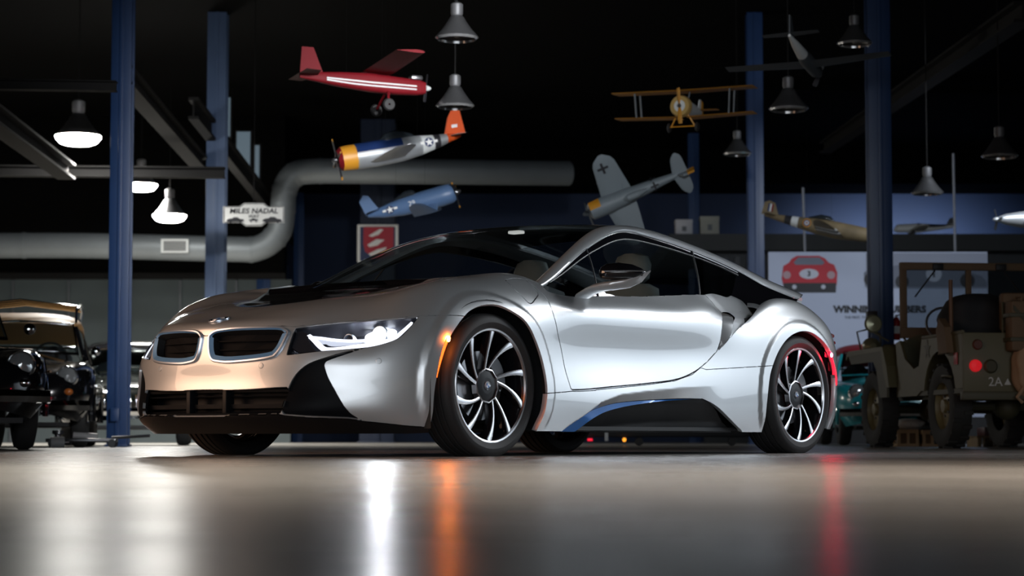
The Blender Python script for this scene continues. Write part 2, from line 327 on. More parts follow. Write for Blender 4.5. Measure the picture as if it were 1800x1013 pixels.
def nat_spline(t,Y):
    """natural cubic spline through knots t with values Y (n,...) -> second derivs"""
    n=len(t);h=np.diff(t)
    A=np.zeros((n,n));B=np.zeros(Y.shape)
    A[0,0]=A[-1,-1]=1
    for i in range(1,n-1):
        A[i,i-1]=h[i-1];A[i,i]=2*(h[i-1]+h[i]);A[i,i+1]=h[i]
        B[i]=6*((Y[i+1]-Y[i])/h[i]-(Y[i]-Y[i-1])/h[i-1])
    return np.linalg.solve(A,B.reshape(n,-1)).reshape(Y.shape)
def sp_eval(t,Y,M,s):
    i=np.clip(np.searchsorted(t,s,side='right')-1,0,len(t)-2)
    h=(t[i+1]-t[i]);a=(t[i+1]-s)/h;b=(s-t[i])/h
    sh=(-1,)+(1,)*(Y.ndim-1)
    a=a.reshape(sh);b=b.reshape(sh);h=h.reshape(sh)
    return a*Y[i]+b*Y[i+1]+((a**3-a)*M[i]+(b**3-b)*M[i+1])*h*h/6
class Surf:
    """tensor cubic spline surface through a grid of control points"""
    def __init__(s,P,mirror=True):
        P=np.array(P,float)            # [nu,nv,3]
        s.P=P
        du=np.linalg.norm(np.diff(P,axis=0),axis=2)[:,:9].mean(1);s.tu=np.r_[0,np.cumsum(du)]
        dv=np.linalg.norm(np.diff(P,axis=1),axis=2).mean(0);s.tv=np.r_[0,np.cumsum(dv)]
        if mirror:   # mirrored ghost stations so the centre line stays smooth
            k=3
            G0=P[k:0:-1]*[1,-1,1];G1=P[-2:-2-k:-1]*[1,-1,1]
            s.Pu=np.concatenate([G0,P,G1])
            tl=s.tu[-1]
            s.tuu=np.r_[-s.tu[k:0:-1],s.tu,2*tl-s.tu[-2:-2-k:-1]]
        else: s.Pu=P;s.tuu=s.tu
        s.Mu=nat_spline(s.tuu,s.Pu)
    def grid(s,u,v):
        A=sp_eval(s.tuu,s.Pu,s.Mu,np.asarray(u,float))       # [nu',nv,3]
        A=np.swapaxes(A,0,1)
        M=nat_spline(s.tv,A)
        return np.swapaxes(sp_eval(s.tv,A,M,np.asarray(v,float)),0,1)
    def pts(s,u,v):
        u=np.asarray(u,float);v=np.asarray(v,float)
        A=np.swapaxes(sp_eval(s.tuu,s.Pu,s.Mu,u),0,1)  # [nv,n,3]
        M=nat_spline(s.tv,A)
        i=np.clip(np.searchsorted(s.tv,v,side='right')-1,0,len(s.tv)-2)
        k=np.arange(len(v));h=(s.tv[i+1]-s.tv[i]);a=((s.tv[i+1]-v)/h)[:,None];b=((v-s.tv[i])/h)[:,None];h=h[:,None]
        return a*A[i,k]+b*A[i+1,k]+((a**3-a)*M[i,k]+(b**3-b)*M[i+1,k])*h*h/6
UV ={
 'hood_edge':[(0.016,0.494),(0.044,0.533),(0.092,0.548),(0.165,0.556),(0.313,0.56),(0.406,0.554),(0.458,0.547),(0.57,0.573),(0.649,0.587),(0.761,0.592),(0.852,0.587),(0.92,0.584),(1.019,0.574),(1.122,0.554),(1.227,0.539),(1.288,0.529),(1.335,0.513)],
 'kidney':[(0.02,0.472),(0.029,0.507),(0.055,0.537),(0.103,0.549),(0.192,0.554),(0.316,0.549),(0.396,0.541),(0.433,0.516),(0.447,0.491),(0.445,0.455),(0.433,0.396),(0.412,0.358),(0.384,0.342),(0.299,0.33),(0.165,0.323),(0.097,0.327),(0.055,0.336),(0.036,0.359),(0.025,0.399)],
 'lamp':[(0.467,0.535),(0.574,0.563),(0.653,0.577),(0.764,0.581),(0.855,0.577),(0.923,0.574),(1.02,0.568),(1.007,0.538),(0.984,0.495),(0.952,0.449),(0.894,0.42),(0.821,0.401),(0.711,0.391),(0.631,0.384),(0.522,0.366),(0.463,0.358),(0.466,0.434)],
 'curtain':[(0.819,0.408),(0.724,0.374),(0.644,0.342),(0.573,0.309),(0.518,0.26),(0.488,0.203),(0.476,0.137),(0.468,0.123),(0.477,0.098),(0.588,0.087),(0.757,0.077),(0.82,0.065),(0.789,0.085),(0.762,0.108),(0.716,0.171),(0.671,0.244),(0.652,0.298),(0.651,0.315),(0.661,0.33),(0.726,0.361),(0.816,0.401)],
 'intake_top':[(0.087,0.212),(0.31,0.208),(0.488,0.208)],
 'intake_bot':[(0.173,0.091),(0.329,0.095),(0.458,0.097)],
 'blade_bot':[(0.756,0.076),(0.821,0.065),(0.978,0.047),(1.159,0.025)],
 'door':[(2.003,0.719),(1.96,0.67),(1.957,0.57),(1.983,0.491),(2.029,0.405),(2.055,0.309),(2.087,0.225),(2.449,0.247),(2.78,0.27),(3.016,0.289),(3.179,0.325),(3.324,0.383),(3.435,0.446),(3.462,0.496),(3.493,0.592),(3.556,0.676),(3.532,0.733),(3.507,0.78),(3.509,0.81)],
 'scoop':[(3.565,0.685),(3.651,0.71),(3.691,0.692),(3.619,0.601),(3.569,0.531),(3.512,0.487),(3.435,0.443),(3.462,0.496),(3.493,0.592)],
 'sill_line':[(1.829,0.185),(1.87,0.192),(2.087,0.225)],
 'quarter_line':[(3.269,0.358),(3.318,0.349),(3.644,0.367),(3.955,0.387),(4.021,0.39)],
 'blueU':[(2.03,-0.01),(2.044,0.006),(2.187,0.081),(2.34,0.134),(2.51,0.167),(2.763,0.186),(3.027,0.191),(3.277,0.189)],
 'blueL':[(2.17,-0.01),(2.215,0.008),(2.327,0.074),(2.439,0.118),(2.632,0.153),(2.894,0.179),(3.277,0.189)],
 'crease':[(1.99,-0.01),(2.02,0.007),(2.196,0.09),(2.339,0.169),(2.515,0.211),(2.77,0.232),(3.031,0.245),(3.44,0.266)],
 'cavR':[(3.277,0.192),(3.395,0.159),(3.519,0.101),(3.651,0.032),(3.688,0.013),(3.71,-0.01)],
 'flap':[(1.752,0.743),(1.784,0.755),(1.939,0.792),(1.937,0.749),(1.922,0.681),(1.89,0.646),(1.823,0.598),(1.794,0.598),(1.754,0.673)],
 'markF':[(1.169,0.437),(1.188,0.437),(1.156,0.329),(1.137,0.241),(1.124,0.242),(1.142,0.344),(1.158,0.403)],
 'markR':[(4.576,0.467),(4.622,0.477),(4.654,0.446),(4.72,0.367),(4.739,0.307),(4.712,0.297),(4.677,0.38),(4.634,0.443)],
 'sensor':[(0.888,0.328),(0.333,0.309)],
 'drl':[(0.534,0.494),(0.571,0.459),(0.614,0.417),(0.644,0.4),(0.708,0.404),(0.787,0.418),(0.87,0.433),(0.929,0.458),(0.965,0.503),(0.995,0.552)],
 'drl2':[(0.538,0.487),(0.603,0.48),(0.657,0.47),(0.735,0.46),(0.82,0.459),(0.863,0.462)],
 'beam':[(0.854,0.524),(0.723,0.498)],
 'drlbowl':[(0.554,0.485),(0.613,0.476),(0.659,0.465),(0.736,0.455),(0.803,0.456),(0.766,0.437),(0.686,0.426),(0.648,0.43),(0.628,0.442),(0.598,0.441)],
}
# ================================================================ the silver sports coupe
PAINT = mat('silver_paint', (.58, .595, .61), .36, .6, 1.0, coat_rough=.02)
GBLACK = mat('gloss_black', (.006, .006, .008), .12, 0, .6)
MBLACK = mat('matt_black', (.006, .006, .007), .6)
DARK = mat('dark_trim', (.03, .032, .036), .38)
RUBBER = mat('tyre_rubber', (.022, .021, .021), .62, spec=.35)
ALU = mat('machined_alloy', (.62, .62, .64), .22, .95)
ALUDARK = mat('black_alloy', (.008, .008, .010), .10, .2, .6)
BLUE = mat('accent_blue', (.012, .16, .52), .35, .2, .5)
LBLUE = mat('grille_blue', (.16, .34, .60), .3, .3, .5)
SATIN = mat('satin_silver', (.60, .68, .80), .3, .8, .4)
STEEL = mat('brake_steel', (.25, .25, .26), .3, .9)
GLASS = glass_mat('window_glass', (.62, .67, .68))
WSGLASS = glass_mat('windscreen_glass', (.52, .56, .57))
LENS = glass_mat('lamp_lens', (.92, .95, .97))
DRL = emit_mat('daytime_lamp', (.86, .88, 1.0), 2.2)
BEAM = emit_mat('main_beam', (.95, .97, 1.0), 420)
ORANGE = emit_mat('amber_marker', (1.0, .13, .012), 3)
ORANGEHOT = emit_mat('amber_marker_bulb', (1.0, .20, .02), 800)
REDM = emit_mat('red_marker', (1.0, .01, .03), 2.5)
REDHOT = emit_mat('red_marker_bulb', (1.0, .012, .04), 520)
LEATHER = mat('pale_leather', (.24, .26, .25), .55)
CABIN = mat('cabin_trim', (.02, .021, .023), .6)

CX, CY, CPSI = -.8105, 10.5422, 4.04623
CAR = thing('sports_car', 'silver two-door sports coupe with lit headlamp and black and silver turbine wheels', 'car', (CX, CY, 0), CPSI)

S = Surf(ST)
def arch_e(x, z, k): return np.hypot((x-(.042 if k == 0 else -2.772))/(.405 if k == 0 else .392), (z-.335)/(.380 if k == 0 else .366))
def sstep(a, b, t):
    t = np.clip((t-a)/(b-a), 0, 1); return t*t*(3-2*t)
CREX = np.array([-1.95, -1.514, -1.254, -.999, -.821, -.679, -.50]); CREZ = np.array([.374, .349, .330, .308, .266, .195, .118])
BLX = np.array([-1.95, -1.76, -1.51, -1.246, -.993, -.823, -.671, -.51]); BLZ = np.array([.298, .296, .294, .282, .265, .234, .187, .118])
def BP(u, v):
    """body surface: tensor spline + wheel-arch flares + the undercut below the door"""
    P = S.pts(u, v); x, z = P[:, 0], P[:, 2]
    for k in (0, 1):
        e = arch_e(x, z, k); m = (abs(x-(.042 if k == 0 else -2.772)) < .62)&(P[:, 1] > .7)
        P[:, 1] += np.where(m, .015*(1-sstep(1.12, 1.20, e))*sstep(.10, .22, z), 0)
    zc = np.interp(x, CREX, CREZ); zb = np.interp(x, BLX, BLZ)
    m = (x < -.5)&(x > -2.1)&(z < zc)&(P[:, 1] > .6)
    d = np.clip((zc-z)/np.maximum(zc-zb, .02), 0, 1.4)*.034*sstep(-1.98, -1.45, x)*sstep(-.5, -.66, x)
    P[:, 1] -= np.where(m, d, 0)
    return P
def BN(u, v, e=.004):
    u = np.asarray(u, float); v = np.asarray(v, float)
    u0, u1 = np.clip(u-e, 0, S.tu[-1]), np.clip(u+e, 0, S.tu[-1]); v0, v1 = np.clip(v-e, 0, S.tv[-1]), np.clip(v+e, 0, S.tv[-1])
    n = np.cross(BP(u1, v)-BP(u0, v), BP(u, v1)-BP(u, v0))
    n /= np.linalg.norm(n, axis=1)[:, None]+1e-12
    return -n if SGN < 0 else n
SGN = 1
SGN = 1 if BN([2.5], [.5])[0][1] > 0 else -1

# ---- the half body as a fine grid, cut into panels along smooth outlines
NU, NV = 440, 150
gu, gv = np.meshgrid(np.linspace(0, S.tu[-1], NU), np.linspace(0, S.tv[-1], NV), indexing='ij')
UVA = [np.c_[gu.ravel(), gv.ravel()]]
class Cut:
    uv = np.c_[gu.ravel(), gv.ravel()]
    xyz = BP(gu.ravel(), gv.ravel())
ii, jj = np.meshgrid(np.arange(NU-1), np.arange(NV-1), indexing='ij')
q0 = (ii*NV+jj).ravel()
QUADS = np.c_[q0, q0+NV, q0+NV+1, q0+1] if SGN > 0 else np.c_[q0, q0+1, q0+NV+1, q0+NV]
REST = [QUADS, []]
def sd_poly(P, poly):
    """signed distance (negative inside) of 2-D points to a closed polygon"""
    poly = np.asarray(poly, float); lo, hi = poly.min(0)-.06, poly.max(0)+.06
    sd = np.full(len(P), 1.0); m = ((P > lo)&(P < hi)).all(1); Q = P[m]
    if not len(Q): return sd
    best = np.full(len(Q), 1e9); ins = np.zeros(len(Q), bool)
    for a, b in zip(poly, np.roll(poly, -1, 0)):
        d = b-a; L = d@d
        if L < 1e-14: continue
        t = np.clip(((Q-a)@d)/L, 0, 1); best = np.minimum(best, np.hypot(*(Q-a-t[:, None]*d).T))
        c = (a[1] > Q[:, 1]) != (b[1] > Q[:, 1])
        if abs(d[1]) > 1e-14: ins ^= c&(Q[:, 0] < (Q[:, 1]-a[1])*d[0]/d[1]+a[0])
    sd[m] = np.where(ins, -best, best); return sd
def split(region, sdf):
    """splits a region's faces along sdf = 0; returns (inside, outside)"""
    sd = sdf(Cut.uv, Cut.xyz); ins = sd < 0
    Q, L = region; c = ins[Q].sum(1) if len(Q) else np.zeros(0, int)
    inQ, outQ = Q[c == 4], Q[c == 0]; mixed = [tuple(f) for f in Q[(c > 0)&(c < 4)]] if len(Q) else []
    inL, outL = [], []
    for f in L:
        s = sum(bool(ins[i]) for i in f)
        if s == len(f): inL.append(f)
        elif s == 0: outL.append(f)
        else: mixed.append(tuple(f))
    cache = {}; new = []; n0 = len(Cut.uv)
    for f in mixed:
        A, B = [], []; n = len(f)
        for k in range(n):
            i, j = f[k], f[(k+1) % n]
            (A if ins[i] else B).append(i)
            if ins[i] != ins[j]:
                key = (min(i, j), max(i, j))
                if key not in cache:
                    t = sd[key[0]]/(sd[key[0]]-sd[key[1]]); t = min(max(t, .02), .98)
                    cache[key] = n0+len(new); new.append(Cut.uv[key[0]]*(1-t)+Cut.uv[key[1]]*t)
                A.append(cache[key]); B.append(cache[key])
        if len(A) > 2: inL.append(tuple(A))
        if len(B) > 2: outL.append(tuple(B))
    if new:
        new = np.array(new); Cut.uv = np.vstack([Cut.uv, new]); Cut.xyz = np.vstack([Cut.xyz, BP(new[:, 0], new[:, 1])])
    return [inQ, inL], [outQ, outL]
def uvp(poly, n=6, sharp=38): 
    P = catmull(poly, n, True, sharp); return lambda uv, xyz: sd_poly(uv, P)
def take(sdf):
    global REST
    a, REST = split(REST, sdf); return a
def panel(name, region, m, parent, side=0, gap=.0022, fold=.014, off=0, disp=None, extra_gap=None, wall_m=None):
    """side 0: both halves in one mesh; 1: left; -1: right. Edges are folded inwards so the panel has thickness and a real gap."""
    F = [tuple(f) for f in region[0]]+list(region[1])
    idx = sorted({i for f in F for i in f}); mp = {i: k for k, i in enumerate(idx)}
    uv = Cut.uv[idx]; X = Cut.xyz[idx].copy(); N = BN(uv[:, 0], uv[:, 1]); F = [tuple(mp[i] for i in f) for f in F]
    if disp is not None:
        X2 = disp(uv, X, N)
        if X2 is not None: X = X2
        # normals of the displaced sheet
        N = np.zeros_like(X)
        for f in F:
            a, b, c = X[f[0]], X[f[1]], X[f[2]]; nn = np.cross(b-a, c-a)
            for i in f: N[i] += nn
        N /= np.linalg.norm(N, axis=1)[:, None]+1e-12
    edges = {}
    for f in F:
        for k in range(len(f)):
            e = (f[k], f[(k+1) % len(f)]); edges[e] = edges.get(e, 0)+1
    bd = [e for e in edges if (e[1], e[0]) not in edges]
    cen = abs(X[:, 1]) < 1e-4
    bd = [e for e in bd if not (cen[e[0]] and cen[e[1]])]
    out = np.zeros_like(X)
    for a, b in bd:
        d = X[b]-X[a]; L = np.linalg.norm(d)
        if L < 1e-9: continue
        o = np.cross(d/L, N[a]+N[b]); o /= np.linalg.norm(o)+1e-12; out[a] += o*L; out[b] += o*L
    ln = np.linalg.norm(out, axis=1); ok = ln > 1e-9; out[ok] /= ln[ok][:, None]
    out[cen, 1] = 0
    X = X-out*gap+N*off
    V = list(X); NN = list(N); FF = list(F); mi = [0]*len(F)
    if fold:
        m1, m2 = {}, {}
        for i in {i for e in bd for i in e}:
            m1[i] = len(V); V.append(X[i]); NN.append(N[i]*.25+out[i]); m2[i] = len(V); V.append(X[i]-N[i]*fold); NN.append(out[i])
        for a, b in bd: FF.append((m1[b], m1[a], m2[a], m2[b])); mi.append(1 if wall_m else 0)
    V = np.array(V); NN = np.array(NN); NN /= np.linalg.norm(NN, axis=1)[:, None]+1e-12
    n = len(V)
    ms = [m, wall_m] if wall_m else m
    if side == 1: return meshobj(name, V, FF, ms, parent, normals=NN, mi=mi)
    if side == -1: return meshobj(name, V*[1, -1, 1], [f[::-1] for f in FF], ms, parent, normals=NN*[1, -1, 1], mi=mi)
    c = np.abs(V[:, 1]) < 1e-4; k2 = np.arange(n)+n; k2[c] = np.nonzero(c)[0]
    NN[c, 1] = 0; NN[c] /= np.linalg.norm(NN[c], axis=1)[:, None]+1e-12
    return meshobj(name, np.vstack([V, V*[1, -1, 1]]), FF+[tuple(k2[i] for i in f[::-1]) for f in FF], ms, parent,
                   normals=np.vstack([NN, NN*[1, -1, 1]]), mi=mi+mi)
def poly3(P, off=0):
    P = np.asarray(P, float); return BP(P[:, 0], P[:, 1])+BN(P[:, 0], P[:, 1])*off

# -- wheel openings (cut by their outline seen from the side)
archF = [(.446, .02), (.446, .137), (.448, .279), (.432, .388), (.392, .496), (.338, .574), (.247, .652), (.168, .691), (.075, .713), (-.04, .712), (-.178, .657), (-.27, .565), (-.331, .46), (-.358, .339), (-.347, .231), (-.311, .121), (-.28, .02)]
archR = [(-2.386, .02), (-2.386, .124), (-2.38, .269), (-2.402, .412), (-2.443, .499), (-2.518, .593), (-2.628, .665), (-2.77, .700), (-2.905, .69), (-3.042, .631), (-3.123, .551), (-3.162, .445), (-3.165, .329), (-3.13, .18), (-3.10, .02)]
def archsd(L):
    P = catmull(L, 5, True, 60)
    def f(uv, xyz):
        s = sd_poly(xyz[:, [0, 2]], P); s[xyz[:, 1] < .72] = 1; return s
    return f
take(archsd(archF)); take(archsd(archR))
# -- the opening for the cabin
take(lambda uv, xyz: sd_poly(uv, [(1.44, 1.5), (1.47, 1.2), (1.53, 1.04), (1.64, .94), (1.80, .87), (1.98, .84), (2.05, .80), (2.035, .73)] +
     [(2.2, .728), (2.5, .735), (2.9, .757), (3.2, .772), (3.515, .79), (3.68, .83), (3.8, .87), (3.95, .93), (4.15, .97), (4.35, 1.0), (4.35, 1.5)]))
# -- openings and panels of the front
hole_kidney = catmull(UV['kidney'], 6, True, 60)
take(lambda uv, xyz: sd_poly(uv, hole_kidney))
lamp_poly = catmull(UV['lamp'], 5, True, 38)
R_lamp = take(lambda uv, xyz: sd_poly(uv, lamp_poly))
curt_poly = catmull(UV['curtain'], 5, True, 45)
R_curtain = take(lambda uv, xyz: sd_poly(uv, curt_poly))
it, ib = UV['intake_top'], UV['intake_bot']
R_intake = take(lambda uv, xyz: sd_poly(uv, [(-.2, it[0][1]), (0, it[0][1])]+it+[(.478, .15), (.468, .115)]+ib[::-1]+[(0, ib[0][1]), (-.2, ib[0][1])]))
bb = UV['blade_bot']
R_lip = take(lambda uv, xyz: sd_poly(uv, [(-.2, .085), (.17, .086)]+ib+[(.477, .092), (.588, .082)]+bb+[(1.3, .015), (1.3, -.2), (-.2, -.2)]))
# -- hood, flap, markers
R_flap = take(uvp(UV['flap'], 5, 50))
dp = UV['door']
door_poly = np.vstack([catmull(dp[1:7], 5), catmull(dp[6:13], 5)[1:], catmull(dp[12:16], 5)[1:], dp[16:], [(3.53, .86), (1.95, .80)]])
R_door = take(lambda uv, xyz: sd_poly(uv, door_poly))
he = UV['hood_edge']
hp = [(-.2, .485), (0, .49)]+he+[(1.42, .45), (1.5, .15), (1.829, .18), (1.87, .187), (2.087, .219), (2.3, .23), (2.3, 1.0), (1.9, 1.6), (-.2, 1.6)]
R_hoodall = take(lambda uv, xyz: sd_poly(uv, hp))
hb = catmull([(.66, 0), (.65, .10), (.61, .19), (.50, .28), (.32, .37), (.17, .45), (.05, .53), (-.06, .61), (-.25, .68), (-.5, .73)], 5)
hbp = np.vstack([hb*[1, -1], [(-1.2, .75), (-1.2, -.75)][::-1], hb[::-1]]) if False else np.vstack([hb, [(-1.2, .75), (-1.2, -.75)], hb[::-1]*[1, -1]])
R_inlay, R_hood = split(R_hoodall, lambda uv, xyz: sd_poly(xyz[:, :2], hbp))
R_scoop = take(uvp(UV['scoop'], 5, 60))
R_markF = take(uvp(UV['markF'], 4, 50)); R_markR = take(uvp(UV['markR'], 4, 50))
# the shoulder behind the door runs on inwards, and the rear wing overlaps it with a free edge
wing_edge = [(3.563, .517), (3.6, .541), (3.671, .578), (3.785, .638), (3.903, .678), (4.043, .716), (4.12, .735), (4.2, .752)]
we = catmull(wing_edge, 5)
R_shoulder, _ = split(REST, lambda uv, xyz: sd_poly(uv, np.vstack([we[:2], [(3.75, .50), (4.1, .56), (4.5, .70), (4.5, 1.02), (3.3, 1.02), (3.3, .56)]])))
_, REST = split(REST, lambda uv, xyz: sd_poly(uv, np.vstack([we, [(4.35, 1.5), (3.3, 1.5), (3.3, .56)]])))
SHZ = np.array([.50, .60, .66, .692, .725, .752, .775, .80, .83, .86, .885, .91, .95]); SHY = np.array([.948, .949, .950, .948, .941, .927, .907, .884, .860, .837, .815, .786, .74])
R_shoulder, _ = split(R_shoulder, lambda uv, xyz: xyz[:, 2]-.905)
def shoulder_disp(uv, X, N):
    Y = X.copy(); t = np.clip(-2.02-X[:, 0], 0, 1); yy = np.interp(X[:, 2], SHZ, SHY)-.10*t-.26*t*t
    f = sstep(0, .10, t); Y[:, 1] = X[:, 1]*(1-f)+yy*f; return Y
# sill: everything below the door line and the quarter line, front wheel to rear wheel
cav = [(2.03, -.2)]+UV['blueU']+UV['cavR']+[(3.71, -.2)]
R_cav = take(lambda uv, xyz: sd_poly(uv, np.vstack([cav[:1], catmull(UV['blueU'], 5), catmull(UV['cavR'], 5), cav[-1:]])))
ql = UV['quarter_line']
R_sill = take(lambda uv, xyz: sd_poly(uv, [(1.6, .17), (1.829, .18), (1.87, .187), (2.087, .219), (2.451, .241), (2.781, .265), (3.017, .284), (3.182, .319)]+ql+[(4.1, .385), (4.1, -.2), (1.6, -.2)]))
R_quarter, R_front = split(REST, lambda uv, xyz: 2.6-uv[:, 0])
R_rearb, R_quarter = split(R_quarter, lambda uv, xyz: sd_poly(uv, [(4.78, -.2), (4.74, .25), (4.80, .45), (4.9, .62), (5.0, .75), (7, .75), (7, -.2)]))

panel('hood', R_hood, PAINT, CAR)
panel('hood_inlay', R_inlay, GBLACK, CAR, off=-.006)['label'] = 'gloss black hood inlay in front of the windscreen'
bumper = panel('front_bumper', R_front, PAINT, CAR)
panel('front_lip', R_lip, mat('lip_black', (.006, .006, .007), .22, spec=.35), CAR)
for sd_, sg in ((1, 'left'), (-1, 'right')):
    panel('air_curtain', R_curtain, mat('curtain_black', (.004, .0045, .006), .45, spec=.06), CAR, sd_, off=-.012)
    panel('charging_flap', R_flap, PAINT, CAR, sd_, gap=.0035)
    door = panel('door', R_door, PAINT, CAR, sd_, gap=.0045, fold=.03)
    panel('door_card', R_door, CABIN, door, sd_, gap=.012, fold=0, off=-.034)
    panel('rear_quarter', R_quarter, PAINT, CAR, sd_, fold=.025)
    panel('rear_shoulder', R_shoulder, PAINT, CAR, sd_, gap=0, fold=0, disp=shoulder_disp)
    panel('sill', R_sill, PAINT, CAR, sd_, fold=.03)
    panel('front_side_marker', R_markF, ORANGE, CAR, sd_, gap=.001, off=.002)['label'] = 'lit amber side marker'
    panel('rear_side_marker', R_markR, REDM, CAR, sd_, gap=.001, off=.002)['label'] = 'lit red side marker'
    def scoopd(uv, X, N):
        # hollow: deepest at the door edge, flush at its rear edge
        c = np.interp(X[:, 2], [.556, .60, .653, .717, .754, .785], [-1.915, -1.95, -1.955, -1.972, -1.985, -2.04])
        r = np.interp(X[:, 2], [.556, .60, .653, .717, .754, .785], [-1.935, -2.0, -2.06, -2.11, -2.16, -2.20])
        t = np.clip((c-X[:, 0])/np.maximum(c-r, .01), 0, 1)
        Y = X.copy(); Y[:, 1] -= .075*(1-t)**1.3; return Y
    panel('side_scoop', R_scoop, PAINT, CAR, sd_, gap=.0, fold=0, disp=scoopd)
panel('rear_bumper', R_rearb, PAINT, CAR)
for sd_ in (1, -1):
    cavd = lambda uv, X, N: X-np.c_[0*X[:, 0], .07*np.clip((np.interp(X[:, 0], BLX, BLZ)-X[:, 2])/.12, 0.15, 1), 0*X[:, 0]]
    o = panel('lower_side_skirt', R_cav, MBLACK, CAR, sd_, gap=0, fold=0, disp=cavd)
    # the blue blade along the upper front edge of the hollow
    up = catmull(UV['blueU'], 8); lo = catmull(UV['blueL'], 8); K = 44
    res = lambda L: np.c_[np.interp(np.linspace(0, 1, K), np.linspace(0, 1, len(L)), L[:, 0]), np.interp(np.linspace(0, 1, K), np.linspace(0, 1, len(L)), L[:, 1])]
    up, lo = res(up), res(lo); up[:, 1] -= .002
    A = BP(up[:, 0], np.maximum(up[:, 1], 0)); B = BP(lo[:, 0], np.maximum(lo[:, 1], 0)); A[0, 2] = B[0, 2] = .118
    A[:, 1] -= .006; B[:, 1] += .004
    D = A.copy(); D[:, 1] -= .05; E = B.copy(); E[:, 1] -= .05
    rings = np.stack([A, B, E, D], 1)*[1, sd_, 1]
    mb = MB(); mb.loft([list(r) for r in rings], True, True); mb.build('blue_blade', BLUE, CAR)['label'] = 'bright blue blade along the lower side'

# -- inner black shell that shows in the gaps, wheel wells and floor pan
cu, cv = np.meshgrid(np.linspace(0, S.tu[-1], 120), np.linspace(0.0, S.tv[9], 40), indexing='ij')
PI_ = BP(cu.ravel(), cv.ravel())-BN(cu.ravel(), cv.ravel())*.03
ia, ja = np.meshgrid(np.arange(119), np.arange(39), indexing='ij'); qa = (ia*40+ja).ravel(); FQ = np.c_[qa, qa+40, qa+41, qa+1]
cen = PI_[FQ].mean(1)
keep = np.ones(len(FQ), bool)
for k in (0, 1): keep &= ~((arch_e(cen[:, 0], cen[:, 2], k) < 1.04)&(cen[:, 1] > .6)) & ~((abs(cen[:, 0]-(.042 if k == 0 else -2.772)) < .4)&(cen[:, 2] < .335)&(cen[:, 1] > .6))
uvc = np.c_[cu.ravel(), cv.ravel()][FQ].mean(1)
keep &= sd_poly(uvc, lamp_poly) > .012
keep &= sd_poly(uvc, hole_kidney) > .012
keep &= sd_poly(uvc, [(-.2, .215), (.50, .215), (.49, .08), (-.2, .08)]) > 0
keep &= ~((cv.ravel()[FQ].mean(1) > .70)&(uvc[:, 0] > 1.6))
keep &= sd_poly(uvc, catmull(UV['scoop'], 4, True)) > .03
keep &= ~((uvc[:, 1] < .2)&(uvc[:, 0] > 1.9)&(uvc[:, 0] < 3.75))
FQ = FQ[keep]; n = len(PI_)
meshobj('inner_shell', np.vstack([PI_, PI_*[1, -1, 1]]), [tuple(f) for f in FQ]+[tuple(f[::-1]+n) for f in FQ], MBLACK, CAR)
mb = MB(); mb.prism([(.90, -.40), (.94, 0), (.90, .40), (.70, .66), (.46, .70), (.46, .88), (.44, .88), (.44, .6), (-.36, .6), (-.36, .885), (-2.40, .885), (-2.40, .6), (-3.16, .6), (-3.16, .8), (-3.45, .6), (-3.5, 0), (-3.45, -.6), (-3.16, -.8), (-3.16, -.6), (-2.40, -.6), (-2.40, -.885), (-.36, -.885), (-.36, -.6), (.44, -.6), (.44, -.88), (.46, -.88), (.46, -.70), (.70, -.66)], .125, .145, axis='z')
mb.build('floor_pan', MBLACK, CAR, smooth=False)
for k, xc in ((0, .042), (1, -2.772)):
    for s in (1, -1):
        mb = MB(); L = []
        for a in np.linspace(-.10, PI+.10, 30):
            L.append((xc+.43*math.cos(a), .335+.405*math.sin(a)))
        L = [(L[0][0], .13)]+L+[(L[-1][0], .13)]
        mb.loft([[(x, s*y, z) for x, z in L] for y in (.60, .93)], False)
        mb.add([(x, s*.60, z) for x, z in L], [tuple(range(len(L)))])
        mb.build('wheel_well', MBLACK, CAR)
